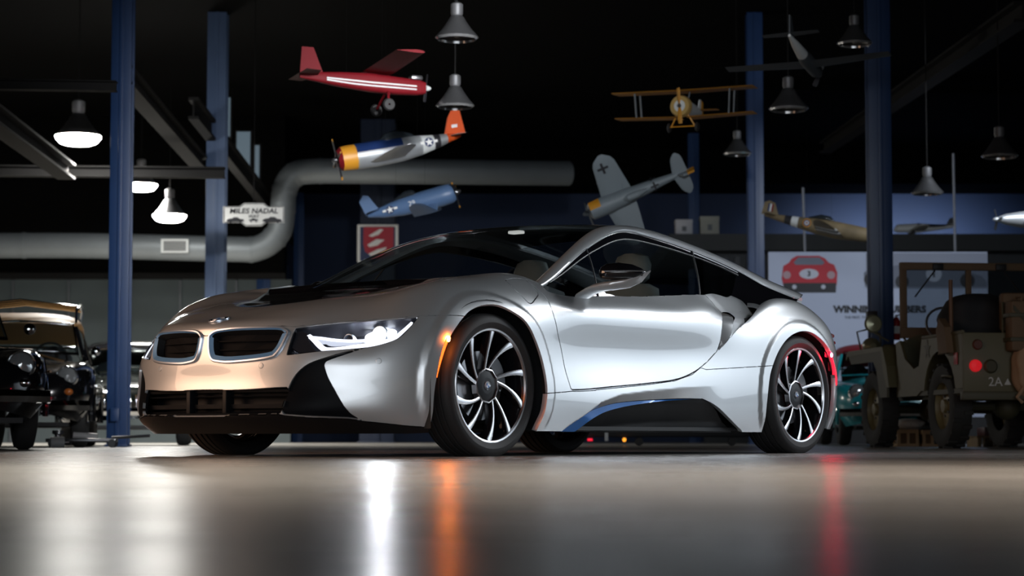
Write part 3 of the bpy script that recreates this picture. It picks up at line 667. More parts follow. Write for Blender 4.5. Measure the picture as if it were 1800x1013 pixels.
# -- kidney grilles: a rounded ring, blue inside walls, dark louvres
def ring_loops(poly, offs):
    """loops inset from a closed uv outline: offs = [(inset, out along the normal)...]; returns arrays of 3-D points"""
    P = BP(poly[:, 0], poly[:, 1]); N = BN(poly[:, 0], poly[:, 1]); c = P.mean(0)
    T = np.roll(P, -1, 0)-np.roll(P, 1, 0); T /= np.linalg.norm(T, axis=1)[:, None]
    I = np.cross(N, T); I /= np.linalg.norm(I, axis=1)[:, None]
    if ((c-P)*I).sum() < 0: I = -I
    return [P+I*a+N*b for a, b in offs], P, N, I
for s in (1, -1):
    g = node('kidney_grille', CAR)
    base = catmull(UV['kidney'], 8, True, 60)
    loops, P, N, I = ring_loops(base, [(-.004, -.02), (-.002, .007), (.003, .012), (.010, .011)])
    mb = MB(); mb.loft([list(l*[1, s, 1]) for l in loops], True, False); mb.build('grille_ring', SATIN, g)
    wv = (.004+.017*(1-sstep(.45, .85, -I[:, 2])))[:, None]          # the coloured band is widest below and at the sides
    l0, l1, l2 = P+I*.010+N*.011, P+I*(.010+wv)+N*.001, P+I*(.012+wv)-N*.036
    mb = MB(); mb.loft([list(l*[1, s, 1]) for l in (l0, l1)], True, False); mb.build('ring_band', LBLUE, g)['label'] = 'pale blue inner band of the grille ring'
    mb = MB(); mb.loft([list(l*[1, s, 1]) for l in (l1, l2)], True, False); mb.build('grille_tunnel', MBLACK, g)
    back = P+I*.010-N*.036
    mb = MB(); mb.add(list(back*[1, s, 1]), [tuple(range(len(back)))]); mb.build('grille_back', mat('grille_void', (.003, .003, .004), .7, spec=.1), g, smooth=False)
    # louvres behind the opening
    for z in (.492, .532):
        xs = [(.985, .05), (.972, .15), (.95, .25), (.92, .34), (.895, .40)]
        rings = [[(x-.016+dx, s*y, z+dz) for dx, dz in ((.002, -.003), (.002, .003), (-.018, .003), (-.018, -.003))] for x, y in xs]
        MB().loft(rings).build('louvre', mat('grille_void', (.003, .003, .004), .7, spec=.1), g)
# divider between the kidneys with its small sensor
mb = MB(); mb.box(.955, .984, -.02, .02, .46, .575, bev=.006); dv = mb.build('grille_divider', GBLACK, CAR)
MB().ball((.985, 0, .53), .004, .006, .010).build('camera_eye', ALU, dv)
# -- lower intake: frame, louvres, posts
for s in (1, -1):
    pass
ig = node('lower_intake', CAR)
xs = [(-.50, .93), (-.40, .955), (-.2, .985), (0, .998), (.2, .985), (.40, .955), (.50, .93)]
mb = MB(); mb.loft([[(x-.10, y, z) for y, x in xs] for z in (.17, .335)], False); mb.build('intake_back', mat('intake_black', (.004, .0045, .006), .5, spec=.2), ig)
for z, h in ((.302, .012), (.278, .006), (.232, .02), (.205, .008)):
    MB().loft([[(x-.035+dx, y, z+dz) for dx, dz in ((.0, -h/2), (.004, h/2), (-.06, h/2), (-.06, -h/2))] for y, x in xs]).build('intake_slat', mat('intake_black', (.004, .0045, .006), .5, spec=.2), ig)
for y in (-.12, .12): MB().box(.93, .985, y-.014, y+.014, .19, .31, bev=.006).build('intake_post', mat('intake_black', (.004, .0045, .006), .5, spec=.2), ig)
# -- round maker's badge on the nose, built as it looks: black ring, quartered centre
def roundel(parent, r, M, name='badge'):
    o = node(name, parent); o.matrix_local = M
    mb = MB(); mb.lathe([(r*.98, -.004), (r, 0), (r*.97, .004), (r*.93, .003)], 40); mb.build('badge_rim', SATIN, o)
    mb = MB(); mb.lathe([(r*.93, .003), (r*.60, .0035)], 40); mb.build('badge_ring', GBLACK, o)
    mb = MB(); mb.lathe([(r*.62, .003), (r*.60, .005), (r*.56, .004)], 40); mb.build('badge_inner_rim', SATIN, o)
    for k in range(4):
        a0 = k*PI/2; V = [(0, 0, .0045)]+[(r*.57*math.cos(a0+PI/2*t/8), r*.57*math.sin(a0+PI/2*t/8), .004) for t in range(9)]
        MB().add(V, [(0, t+1, t+2) for t in range(8)]).build('badge_quarter', [mat('badge_white', (.75, .77, .8), .3), mat('badge_blue', (.02, .16, .5), .3)][k % 2], o, smooth=False)
    return o
def frame(p, n, up):
    n = Vector(n).normalized(); x = Vector(up).cross(n).normalized(); y = n.cross(x)
    M = Matrix.Identity(4); M.col[0][:3] = x; M.col[1][:3] = y; M.col[2][:3] = n; M.col[3][:3] = p; return M
pb = BP(np.array([0.]), np.array([S.tv[7]]))[0]; nb = BN(np.array([0.001]), np.array([S.tv[7]]))[0]; nb[1] = 0
roundel(CAR, .050, frame(Vector(pb)+Vector(nb)*.003, nb, (-.3, 0, 1)))
# parking sensors in the bumper
for u, v in UV['sensor']:
    for s in (1, -1):
        p = BP(np.array([u]), np.array([v]))[0]; nn = BN(np.array([u]), np.array([v]))[0]
        o = MB().lathe([(.0135, .0005), (.0125, .002), (.011, .0022), (.0105, .0008), (0, .001)], 20, M=frame(Vector(p*[1, s, 1]), nn*[1, s, 1], (0, 0, 1))).build('parking_sensor', PAINT, bumper)
# -- headlamps
def inset_faces(name, poly, depth, m, parent, s):
    pass
bx, bz = UV['beam'][0]
for s in (1, -1):
    h = node('headlight', CAR)
    panel('lamp_lens', R_lamp, LENS, h, s, gap=.002, fold=0, off=-.004)
    loops, P, N, I = ring_loops(lamp_poly, [(.001, -.003), (.006, -.05), (.02, -.075)])
    mb = MB(); mb.loft([list(l*[1, s, 1]) for l in loops], True, False)
    bk = loops[-1]*[1, s, 1]; mb.add(list(bk), [tuple(range(len(bk)))]); mb.build('lamp_housing', mat('lamp_black', (.035, .036, .045), .25, .3), h)
    # satin bezel wedge on the inner half
    wz = [(.475, .40), (.52, .375), (.60, .385), (.565, .42), (.545, .455), (.53, .50), (.50, .52), (.475, .515)]
    W = np.array(wz); A = poly3(W, -.012)*[1, s, 1]; B = poly3(W, -.05)*[1, s, 1]
    mb = MB(); mb.loft([list(A), list(B)], True, True); mb.build('lamp_bezel', mat('lamp_grey', (.04, .04, .05), .35, .5), h)
    # daytime strips
    def strip(L, wd, off, nm, m):
        L = catmull(L, 6); T = np.gradient(L, axis=0); T /= np.linalg.norm(T, axis=1)[:, None]; nr = np.c_[-T[:, 1], T[:, 0]]
        w_ = wd*np.interp(np.linspace(0, 1, len(L)), [0, .15, .8, 1], [.7, 1, 1, .55])[:, None]
        rings = []
        for sg, of in ((-1, off), (1, off), (1, off-.012), (-1, off-.012)): rings.append(poly3(L+nr*w_*sg*.5, of)*[1, s, 1])
        R = np.stack(rings, 1); return MB().loft([list(r) for r in R]).build(nm, m, h)
    strip(UV['drl'], .023, -.012, 'daytime_strip', DRL)
    strip(UV['drl2'], .015, -.018, 'daytime_strip', DRL)
    bw = np.array(UV['drlbowl']); bw = catmull(bw, 3, True); 
    A = poly3(bw, -.024)*[1, s, 1]; mb = MB(); mb.add(list(A), [tuple(range(len(A)))]); mb.build('daytime_bowl', emit_mat('daytime_glow', (.8, .84, 1.0), .9), h, smooth=False)
    # projector units
    for k, (u, v) in enumerate(UV['beam']):
        p = Vector(poly3([(u, v)], -.052)[0]*[1, s, 1])
        M = frame(p, (.95, .18*s, .06) if k == 0 else (.96, .1*s, .03), (0, 0, 1)); r = .034 if k == 0 else .024
        u_ = node('projector' if k == 0 else 'turn_reflector', h); u_.matrix_local = M
        MB().lathe([(r*.8, -.02), (r*1.15, .0), (r*1.2, .02), (r*1.05, .021), (r*.95, .004)], 28).build('bezel_ring', SATIN, u_)
        MB().lathe([(r*.97, .004), (r*.8, .012), (r*.5, .018), (0, .02)], 28).build('bulb_lens', BEAM if k == 0 else mat('lamp_grey', (.2, .2, .22), .3, .7), u_)
    if True:
        # glare round the main beam, added as a glowing disc in the reflector
        el = [(bx+.075*math.cos(a), bz+.044*math.sin(a)-.003) for a in np.linspace(0, 2*PI, 28, endpoint=False)]
        el = [(u, min(v, .565)) for u, v in el]
        A = poly3(el, -.050)*[1, s, 1]; MB().add(list(A), [tuple(range(28))]).build('beam_glare', emit_mat('beam_glare', (.93, .96, 1.0), 24), h, smooth=False)
# hot spots of the markers
for k, (u, v) in enumerate(((1.176, .425), (4.628, .462))):
    for s in (1, -1):
        p = BP(np.array([u]), np.array([v]))[0]+BN(np.array([u]), np.array([v]))[0]*.003
        MB().ball(tuple(p*[1, s, 1]), .010, .006, .013, 12).build('marker_bulb', [ORANGEHOT, REDHOT][k], CAR)

# -- greenhouse
RL = catmull([(-0.52, .80, .845), (-0.668, .775, .898), (-1.02, .70, 1.062), (-1.277, .66, 1.163), (-1.419, .645, 1.202), (-1.547, .635, 1.213), (-1.755, .625, 1.202), (-2.063, .62, 1.169), (-2.43, .62, 1.114), (-2.675, .62, 1.067), (-2.959, .62, 1.0), (-3.204, .63, .955), (-3.321, .64, .936)], 8)
RU = catmull([(-0.45, .765, .82), (-0.618, .73, .90), (-1.045, .63, 1.105), (-1.245, .59, 1.188), (-1.384, .57, 1.223), (-1.525, .56, 1.238), (-1.675, .55, 1.246), (-1.903, .545, 1.235), (-2.197, .54, 1.203), (-2.494, .54, 1.159), (-2.803, .54, 1.102), (-3.108, .55, 1.035), (-3.407, .57, .979), (-3.465, .58, .964)], 8)
def byx(L, xs): o = np.argsort(L[:, 0]); return np.stack([np.interp(xs, L[o, 0], L[o, k]) for k in range(3)], 1)
def arc(L, n):
    d = np.r_[0, np.cumsum(np.linalg.norm(np.diff(L, axis=0), axis=1))]; t = np.linspace(0, d[-1], n)
    return np.stack([np.interp(t, d, L[:, k]) for k in range(3)], 1)
A, B = arc(RU, 90), arc(RL, 90)
for s in (1, -1):
    mid = (A+B)/2; out = np.cross(np.gradient(mid, axis=0), B-A); out /= np.linalg.norm(out, axis=1)[:, None]; out *= np.sign(out[:, 2:3]+1e-9)
    sec = []
    for f, h in ((0, -.02), (0, 0), (.12, .006), (.4, .010), (.7, .009), (.9, .004), (1, 0), (1.02, -.010), (.9, -.022)):
        sec.append((A*(1-f)+B*f)+out*h)
    R = np.stack(sec, 1)*[1, s, 1]
    MB().loft([list(r) for r in R]).build('roof_rail', PAINT, CAR, auto=50)
# windscreen, roof and tailgate glass as one crowned sheet cut in three
cen = np.array([(.10, .845), (-.02, .893), (-.25, .995), (-.60, 1.125), (-.95, 1.205), (-1.30, 1.250), (-1.65, 1.268), (-2.0, 1.247), (-2.4, 1.19), (-2.8, 1.105), (-3.15, 1.02), (-3.42, .955)])
edx = np.array([-.46, -.58, -.78, -.98, -1.16, -1.34, -1.65, -2.0, -2.4, -2.8, -3.15, -3.42])
ed = byx(RU, edx)
P = []
for (cx, cz), e in zip(cen, ed):
    row = []
    for f in (1, .8, .5, .25, 0, -.25, -.5, -.8, -1):
        a = abs(f); row.append((cx+(e[0]-cx)*(a**2.0), e[1]*f, cz+(e[2]-cz)*a**2.2))
    P.append(row)
TS = Surf(P, mirror=False)
def top_patch(name, i0, i1, m, f0=-1, f1=1, parent=CAR, off=0):
    us = np.linspace(TS.tu[0]+(TS.tu[-1]-TS.tu[0])*i0, TS.tu[0]+(TS.tu[-1]-TS.tu[0])*i1, 40); vs = np.linspace(TS.tv[0], TS.tv[-1], 49)
    G = TS.grid(us, vs); G[..., 2] += off; n = 49
    F = [(i*n+j, i*n+j+1, (i+1)*n+j+1, (i+1)*n+j) for i in range(39) for j in range(n-1)]
    return meshobj(name, G.reshape(-1, 3), F, m, parent)
top_patch('windscreen', 0, .40, WSGLASS); top_patch('roof_panel', .402, .60, GBLACK); top_patch('rear_window', .602, 1, GLASS)
# side glass: ruled between the belt line and the roof rail
beltuv = np.array([(2.035, .728), (2.2, .728), (2.5, .735), (2.9, .757), (3.2, .772), (3.515, .787)])
BL = np.vstack([BP(beltuv[:, 0], beltuv[:, 1]), [(-2.2, .79, .876), (-2.4, .735, .858), (-2.6, .66, .845), (-2.8, .65, .85), (-3.1, .655, .895), (-3.3, .645, .918)]])
kr = np.array([-.60, -1.07, -1.5, -2.18, -2.6, -3.0, -3.31]); kb = np.array([-.52, -.95, -1.35, -1.95, -2.3, -2.75, -3.28])
def SGp(t, f):
    r = byx(RL, np.interp(t, np.arange(7), kr)); b = byx(BL, np.interp(t, np.arange(7), kb))
    r = r+[0, -.012, -.004]; b = b+[0, -.012, -.01]
    p = b*(1-f)[:, None]+r*f[:, None]; p[:, 1] += .022*4*f*(1-f)*.5; return p
def side_patch(name, t0, t1, f0, f1, m, s, parent=CAR, th=0):
    nt, nf = max(4, int((t1-t0)*12)), 9
    T, Fv = np.meshgrid(np.linspace(t0, t1, nt), np.linspace(f0, f1, nf), indexing='ij')
    G = SGp(T.ravel(), Fv.ravel())*[1, s, 1]; F = [(i*nf+j, i*nf+j+1, (i+1)*nf+j+1, (i+1)*nf+j) for i in range(nt-1) for j in range(nf-1)]
    return meshobj(name, G, F, m, parent)
for s in (1, -1):
    side_patch('quarter_glass', .02, .985, .0, .86, GLASS, s); side_patch('door_glass', 1.015, 2.98, .0, .86, GLASS, s)
    side_patch('rear_side_glass', 3.02, 4.15, .0, .84, glass_mat('privacy_glass', (.14, .15, .16)), s)
    sf = side_patch('window_surround', 0, 4.2, .86, 1.0, GBLACK, s); side_patch('rear_pillar', 4.15, 6, .0, 1.0, mat('pillar_black', (.004, .004, .005), .6, spec=0, ior=1.0), s)
    for t in (1.0, 3.0):
        L = SGp(np.full(12, t), np.linspace(0, .98, 12)); L[:, 1] += .003
        MB().tube(list(L*[1, s, 1]), .0045, 6).build('glass_divider', DARK, sf)
    L = SGp(np.linspace(.05, 4.2, 60), np.full(60, .865)); L[:, 1] += .002
    MB().tube(list(L*[1, s, 1]), .0035, 6).build('window_seal', mat('seal_grey', (.07, .07, .075), .45), sf)
    L = SGp(np.linspace(0, 4.6, 60), np.full(60, .0)); L[:, 1] += .004; L[:, 2] += .004
    MB().tube(list(L*[1, s, 1]), .006, 6).build('belt_seal', GBLACK, sf)
# -- door mirrors
for s in (1, -1):
    mr = node('door_mirror', CAR)
    def f(L): return [[(x, s*y, z) for x, y, z in r] for r in L]
    # housing: an ellipsoid-like shell from the inner front corner to the outer rear tip
    c0, c1 = Vector((-.795, .965, .917)), Vector((-.965, 1.13, .922)); ax = (c1-c0); Lh = ax.length; ax.normalize(); fw = ax.cross(Vector((0, 0, 1))).normalized()
    rings = []
    for t, hu, hd, wd in ((0, .012, .012, .010), (.04, .030, .028, .03), (.15, .045, .036, .05), (.4, .052, .040, .062), (.7, .042, .040, .06), (.9, .022, .028, .045), (1, .004, .012, .018)):
        c = c0+ax*(Lh*t); rings.append([c+fw*(math.cos(a)*wd)+Vector((0, 0, (hu if math.sin(a) > 0 else hd)*math.sin(a))) for a in np.linspace(0, 2*PI, 24, endpoint=False)])
    MB().loft(f(rings)).build('mirror_cap', GBLACK, mr)
    # chrome line and blade
    ln = [c0+ax*(Lh*t)+fw*(-.055-.012*math.sin(PI*t))+Vector((0, 0, .004)) for t in np.linspace(.06, .97, 14)]
    ln2 = [c0+ax*(Lh*t)+fw*(.055+.012*math.sin(PI*t))+Vector((0, 0, .004)) for t in np.linspace(.06, .97, 14)]
    MB().tube(f([ln2])[0], .0035, 6).build('mirror_trim_line', ALU, mr)
    arm = [(-.80, .865, .803, .075, .026), (-.81, .895, .822, .070, .028), (-.822, .93, .840, .062, .027), (-.835, .975, .850, .058, .025), (-.865, 1.03, .857, .060, .025), (-.905, 1.08, .867, .054, .025), (-.94, 1.125, .890, .034, .022), (-.965, 1.15, .920, .014, .010)]
    rings = []
    for x, y, z, wx, wz in arm:
        rings.append([(x+wx*math.cos(a)*(1 if math.cos(a) > 0 else .6), s*(y+.012*math.sin(a)), z+wz*math.sin(a)) for a in np.linspace(0, 2*PI, 18, endpoint=False)])
    R2 = []
    Q = np.array(rings); uu = catmull([(i, 0) for i in range(len(arm))], 4)[:, 0]
    QQ = np.stack([[np.interp(uu, np.arange(len(arm)), Q[:, j, k]) for k in range(3)] for j in range(18)], 0).transpose(2, 0, 1)
    MB().loft([list(r) for r in QQ]).build('mirror_arm', PAINT, mr)
# -- cabin: tub, dashboard, seats, wheel
cb = MB(); cb.box(-3.0, -.05, -.70, .70, .16, .20).build('cabin_floor', CABIN, CAR, smooth=False)
rings = [[(x+dx, y, z) for x, z in ((.02, .70), (0, .845), (-.30, .865), (-.52, .83), (-.60, .70), (-.45, .45))] for y, dx in ((-.74, -.28), (-.4, -.08), (0, 0), (.4, -.08), (.74, -.28))]
MB().loft(rings).build('dashboard', CABIN, CAR)
MB().loft([[(x, y, z) for x, z in ((-.3, .45), (-.35, .62), (-.9, .52), (-1.8, .5), (-1.8, .3), (-.4, .3))] for y in (-.13, .13)]).build('centre_console', CABIN, CAR, auto=30)
for y in (.36, -.36):
    st = node('seat', CAR, (-.22, 0, 0))
    def pad(rings, nm, m): MB().loft(rings).build(nm, m, st)
    el = lambda cx, cz, w_, d_, ang: [(cx+d_*math.sin(a)*math.sin(ang), y+w_*math.copysign(abs(math.cos(a))**.6, math.cos(a)), cz+d_*math.sin(a)*math.cos(ang)) for a in np.linspace(0, 2*PI, 20, endpoint=False)]
    pad([[(x, y+w_*math.copysign(abs(math.cos(a))**.55, math.cos(a)), z+.06*math.sin(a)) for a in np.linspace(0, 2*PI, 20, endpoint=False)] for x, z, w_ in ((-1.02, .40, .16), (-1.04, .41, .22), (-1.3, .38, .24), (-1.5, .37, .23), (-1.52, .37, .16))], 'seat_cushion', LEATHER)
    pad([[(x+.055*math.sin(a), y+w_*math.copysign(abs(math.cos(a))**.55, math.cos(a)), z) for a in np.linspace(0, 2*PI, 20, endpoint=False)] for x, z, w_ in ((-1.50, .40, .20), (-1.58, .6, .25), (-1.66, .80, .24), (-1.71, .92, .19), (-1.72, .95, .12))], 'seat_back', LEATHER)
    pad([[(x+.045*math.sin(a), y+w_*math.copysign(abs(math.cos(a))**.55, math.cos(a)), z) for a in np.linspace(0, 2*PI, 20, endpoint=False)] for x, z, w_ in ((-1.715, .955, .08), (-1.72, .98, .12), (-1.735, 1.06, .125), (-1.74, 1.11, .10), (-1.74, 1.125, .05))], 'headrest', LEATHER)
sw = node('steering_wheel', CAR, (-.78, .36, .72), (0, math.radians(-68), 0))
MB().tube([(.18*math.cos(a), .18*math.sin(a), 0) for a in np.linspace(0, 2*PI, 40, endpoint=False)], .014, 10, closed=True).build('wheel_rim', CABIN, sw)
MB().lathe([(0, -.02), (.05, -.02), (.06, 0), (.05, .02), (0, .022)], 20).build('wheel_hub', CABIN, sw)
for a in (0, PI, PI*1.5): MB().tube([(.05*math.cos(a), .05*math.sin(a), 0), (.17*math.cos(a), .17*math.sin(a), 0)], .012, 8).build('wheel_spoke', CABIN, sw)
for s in (1, -1):
    MB().loft([[(x, s*y, z) for x, y, z in ((xx, .60, zz), (xx, .632, zz-.006), (xx, .632, zz-.024), (xx, .60, zz-.02))] for xx, zz in ((-3.26, .950), (-3.37, .944))]).build('spoiler_lamp', mat('tail_lamp_red', (.25, .01, .015), .2, 0, .5), CAR, auto=30)
dl = bpy.data.lights.new('cabin_fill', 'POINT'); dl.energy = .2; dl.color = (1, .97, .92); dl.shadow_soft_size = .04  # faint fill added so the cabin shows through the glass
do_ = bpy.data.objects.new('cabin_fill', dl); COL.objects.link(do_); do_.parent = CAR; do_.location = (-1.35, 0, 1.16)
MB().box(-1.375, -1.325, -.04, .04, 1.215, 1.232, bev=.004).build('cabin_fill_block', emit_mat('cabin_fill_glow', (1, .97, .92), 1.2), CAR)  # small glowing block added as the source of the cabin fill
# -- tail: lamps and closing panel
for s in (1, -1):
    mb = MB(); mb.tube([(x, s*y, z) for x, y, z in catmull([(-3.36, .845, .70), (-3.47, .755, .715), (-3.53, .70, .69), (-3.56, .64, .66), (-3.50, .72, .655), (-3.40, .83, .66)], 4)], .012, 8); mb.build('tail_lamp', mat('tail_lamp_red', (.25, .01, .015), .2, 0, .5), CAR)
mb = MB(); mb.loft([[(-3.40, y, .95-.0*abs(y)), (-3.45, y, .93), (-3.46, y, .80), (-3.30, y, .80)] for y in np.linspace(-.58, .58, 9)]); mb.build('tail_panel', GBLACK, CAR, auto=30)

# -- wheels
def make_wheel(R, W, nm='wheel'):
    wh = node(nm, CAR)
    hw = W/2
    prof = [(.262, -hw+.02), (.272, -hw+.008), (.30, -hw-.001), (.322, -hw+.004), (R-.010, -hw+.014), (R-.003, -hw+.026)]
    gy = [-.62, -.22, .22, .62]
    for g in gy:
        y = g*hw*.9; prof += [(R, y-.007), (R-.008, y-.0045), (R-.008, y+.0045), (R, y+.007)]
    prof += [(R-.003, hw-.026), (R-.010, hw-.014), (.322, hw-.004), (.31, hw-.0005), (.30, hw+.001), (.285, hw-.004), (.276, hw-.009), (.270, hw-.012), (.262, hw-.02)]
    mb = MB(); mb.lathe(prof, 96, 'y'); 
    hub = .335; mb.v = [(x, y, max(z, -hub+(.0005))) for x, y, z in mb.v]
    mb.build('tyre', RUBBER, wh, auto=25)
    f = hw-.012    # plane of the rim lip
    MB().lathe([(.262, -hw+.02), (.255, -hw+.03), (.235, -.03), (.24, f-.05), (.256, f-.012), (.258, f-.006)], 72, 'y').build('rim_barrel', ALUDARK, wh)
    MB().lathe([(.258, f-.006), (.262, f+.002), (.270, f+.004), (.2735, f+.001), (.272, f-.008)], 96, 'y').build('rim_lip', ALU, wh)
    d2 = math.radians
    for k in range(5):
        for tip, root, w0, w1 in ((87, 101, .008, .017), (51, 83, .0075, .018)):
            a0, a1 = PI-d2(root+72*k), PI-d2(tip+72*k); L = []; n = 9
            for i in range(n):
                t = i/(n-1); r = .082+(.262-.082)*t; e = t**.75; a = a0+(a1-a0)*e; wd = w0+(w1-w0)*t**2.2
                dep = f-.004-.022*(1-t)**1.5
                T = Vector((math.cos(a)-r*math.sin(a)*(a1-a0)*.75/(.18), 0, math.sin(a)+r*math.cos(a)*(a1-a0)*.75/(.18))); T.normalize()
                nx, nz = -T.z, T.x
                c = (r*math.cos(a), r*math.sin(a)); L.append((c, (nx, nz), wd, dep))
            top = [[(c[0]+s_*wd*nv[0]*q, dp+dy, c[1]+s_*wd*nv[1]*q) for s_, dy, q in ((-1, -.002, 1), (-.6, 0, 1), (.6, 0, 1), (1, -.002, 1))] for c, nv, wd, dp in L]
            MB().loft(top, False, False).build('spoke', ALU, wh, auto=60)
            side = [[(c[0]+s_*wd*nv[0]*q, dp+dy, c[1]+s_*wd*nv[1]*q) for s_, dy, q in ((-1, -.002, 1), (-1, -.02, 1.1), (-.8, -.045, 1), (.8, -.045, 1), (1, -.02, 1.1), (1, -.002, 1))] for c, nv, wd, dp in L]
            MB().loft(side, False, False).build('spoke_side', ALUDARK, wh, auto=60)
    pent = [(.084*math.cos(d2(90+9+72*k+o))*(1 if o == 0 else .98), .084*math.sin(d2(90+9+72*k+o))*(1 if o == 0 else .98)) for k in range(5) for o in (-18, 18)]
    ring = [[(x*q, f-.026+h, z*q) for x, z in pent] for q, h in ((1.03, -.03), (1.03, 0), (.95, .002), (.93, -.012))]
    MB().loft(ring, True, False).build('hub_plate', ALU, wh, auto=20)
    MB().loft([[(x*q, f-.036+h, z*q) for x, z in pent] for q, h in ((.94, -.03), (.94, .004), (.5, .010), (.46, .010))], True, True).build('hub_cover', mat('hub_black', (.005, .005, .006), .35, spec=.2), wh, auto=20)
    roundel(wh, .021, frame((0, f-.026, 0), (0, 1, 0), (0, 0, 1)), 'hub_badge')
    MB().lathe([(.06, f-.09), (.07, f-.075), (.165, f-.075), (.165, f-.105), (.06, f-.105)], 48, 'y').build('brake_disc', STEEL, wh, auto=30)
    MB().lathe([(.11, f-.055), (.175, f-.055), (.18, f-.07), (.18, f-.12), (.11, f-.12), (.11, f-.055)], 16, 'y', a0=d2(120), a1=d2(185)).build('brake_caliper', mat('caliper', (.05, .05, .055), .4, .5), wh, auto=30)
    return wh
wf = make_wheel(.3440, .205); wr = make_wheel(.3440, .225)
wf.location = (0, .817, .335); wr.location = (-2.8, .845, .335)
for src, x, y in ((wf, 0, -.817), (wr, -2.8, -.845)):
    c = copy_tree(src); c.location = (x, y, .335); c.rotation_euler = (0, 0, PI)
# ================================================================ high-bay lamps
SHADE = mat('lamp_aluminium', (.34, .34, .35), .32, .9)
LAMPON = emit_mat('lamp_lens_lit', (1.0, .98, .92), 130)
def lamp(u, v, wpx, Y, label, lit=False, power=0, group=None, cable=True):
    p = at(u, v, Y); r = wpx/FPX*Y/2; o = thing('pendant_lamp', label, 'lamp', tuple(p), group=group)
    k = r/.28
    prof = [(.05, .30), (.09, .27), (.13, .20), (.20, .10), (.27, .02), (.285, 0), (.278, 0), (.262, .02), (.19, .10), (.12, .19), (.06, .24)]
    MB().lathe([(a*k, b*k) for a, b in prof], 36).build('lamp_shade', SHADE, o)
    MB().lathe([(a*k, b*k) for a, b in ((0, .29), (.07, .29), (.08, .32), (.08, .44), (.05, .46), (.02, .47), (0, .47))], 24).build('ballast_housing', mat('ballast_grey', (.14, .14, .145), .5, .4), o, auto=30)
    MB().tube([(0, 0, .47*k), (0, 0, max(.6*k, 6.2-p.z))], .006, 6).build('hanging_rod', BEAMM, o)
    if lit:
        MB().lathe([(a*k, b*k) for a, b in ((.285, .005), (.28, -.025), (.23, -.085), (.17, -.105), (0, -.11))], 36).build('lamp_lens', LAMPON, o)
        d = bpy.data.lights.new('lamp_light', 'SPOT'); d.energy = power; d.color = (1, .97, .9); d.spot_size = math.radians(150); d.spot_blend = .6; d.shadow_soft_size = .2
        lo = bpy.data.objects.new('lamp_light', d); COL.objects.link(lo); lo.parent = o; lo.location = (0, 0, -.2*k)
    else:
        MB().lathe([(a*k, b*k) for a, b in ((.27, .012), (.275, -.006), (.255, -.03), (.25, .0))], 36).build('lens_rim', mat('rim_glass', (.5, .5, .5), .12, .7), o)
        MB().ball((0, 0, .09*k), .06*k, .06*k, .10*k, 12).build('lamp_bulb', mat('bulb_white', (.55, .55, .52), .3), o)
    return o
lamp(137.5, 240, 79, 26, 'lit round high-bay lamp left of the blue column, nearest of three lit', True, 1500)
lamp(248, 325, 56, 34, 'lit round high-bay lamp partly hidden behind the blue column', True, 1500)
lamp(298, 379, 58, 34, 'lit round high-bay lamp above the grey duct vent', True, 1500)
lamp(800, 186, 68, 18.2, 'unlit aluminium high-bay lamp beside the nose of the red plane')
lamp(803, 66, 76, 17, 'unlit high-bay lamp at the top centre, almost lost in the dark')
lamp(1386, 191, 70, 20, 'unlit aluminium high-bay lamp to the right of the yellow biplane')
lamp(1296, 270, 50, 27, 'unlit aluminium lamp below the yellow biplane, cut by a blue column')
lamp(1502, 76, 62, 20, 'unlit high-bay lamp near the top right, only its rim glinting')
lamp(1757, 274, 64, 21, 'unlit aluminium lamp at the right edge, higher of two over the jeep')
lamp(1630, 339, 56, 25, 'unlit aluminium lamp over the jeep windscreen, lower of two')

# ================================================================ street sign, shield, posters
WHITE = mat('sign_white', (.8, .8, .78), .45); INK = mat('sign_ink', (.02, .02, .025), .5)
sg = thing('street_sign', 'white plate-shaped street sign with black lettering and tiny cars', 'sign', tuple(at(446, 377, 27)))
k = 27/FPX
out = [(-54, -15), (-54, 14), (-25, 14), (-17, 20), (17, 20), (25, 14), (54, 14), (54, -15), (22, -15), (14, -21), (-14, -21), (-22, -15)]
out = catmull(out, 4, True, 20)
MB().prism([(x*k, z*k) for x, z in out], -.012, .012).build('sign_plate', WHITE, sg, auto=20)
rim = catmull([(x*.97, z*.93) for x, z in out[::4]], 4, True, 20)
MB().tube([(x*k, -.014, z*k) for x, z in rim], .0045, 5, closed=True).build('sign_border', INK, sg)
text_obj('lettering', 'MILES NADAL', 12.5*k, INK, sg, (0, -.014, 5.5*k), (PI/2, 0, 0), sx=1.12, shear=.15, bold=.002)
text_obj('lettering', 'WAY', 8*k, INK, sg, (0, -.014, -4*k), (PI/2, 0, 0), shear=.1, bold=.001)
def tinycar(x, s, name):
    L = [(-16, -3), (-16, 0), (-12, 2), (-6, 3), (-3, 5), (4, 5), (8, 2), (15, 1), (16, -3)]
    mb = MB(); mb.prism([((x+a*s)*k, (-10+b*abs(s))*k) for a, b in (L if s > 0 else L[::-1])], -.018, -.012)
    for c in (-9, 9): mb.lathe([(0, -.019), (2.6*k*abs(s), -.019), (2.6*k*abs(s), -.012)], 12, 'y', M=Matrix.Translation(((x+c*s)*k, 0, -13*k)))
    mb.build(name, INK, sg, smooth=False)
tinycar(-32, .95, 'car_emblem'); tinycar(33, 1.05, 'car_emblem'); tinycar(0, -.5, 'car_emblem')
MB().tube([(0, .0, .13), (0, .0, 3.3)], .006, 5).build('hanging_wire', BEAMM, sg)
sh = thing('shield_sign', 'red shield sign with white and navy border and three pale slashes', 'sign', tuple(at(664, 435, 40)))
k = 40/FPX
def scal(L, q): return [(x*q*k, z*q*k) for x, z in L]
shp = [(-36, 40), (36, 40), (36, -20), (10, -32), (0, -40), (-12, -34), (-36, -26)]
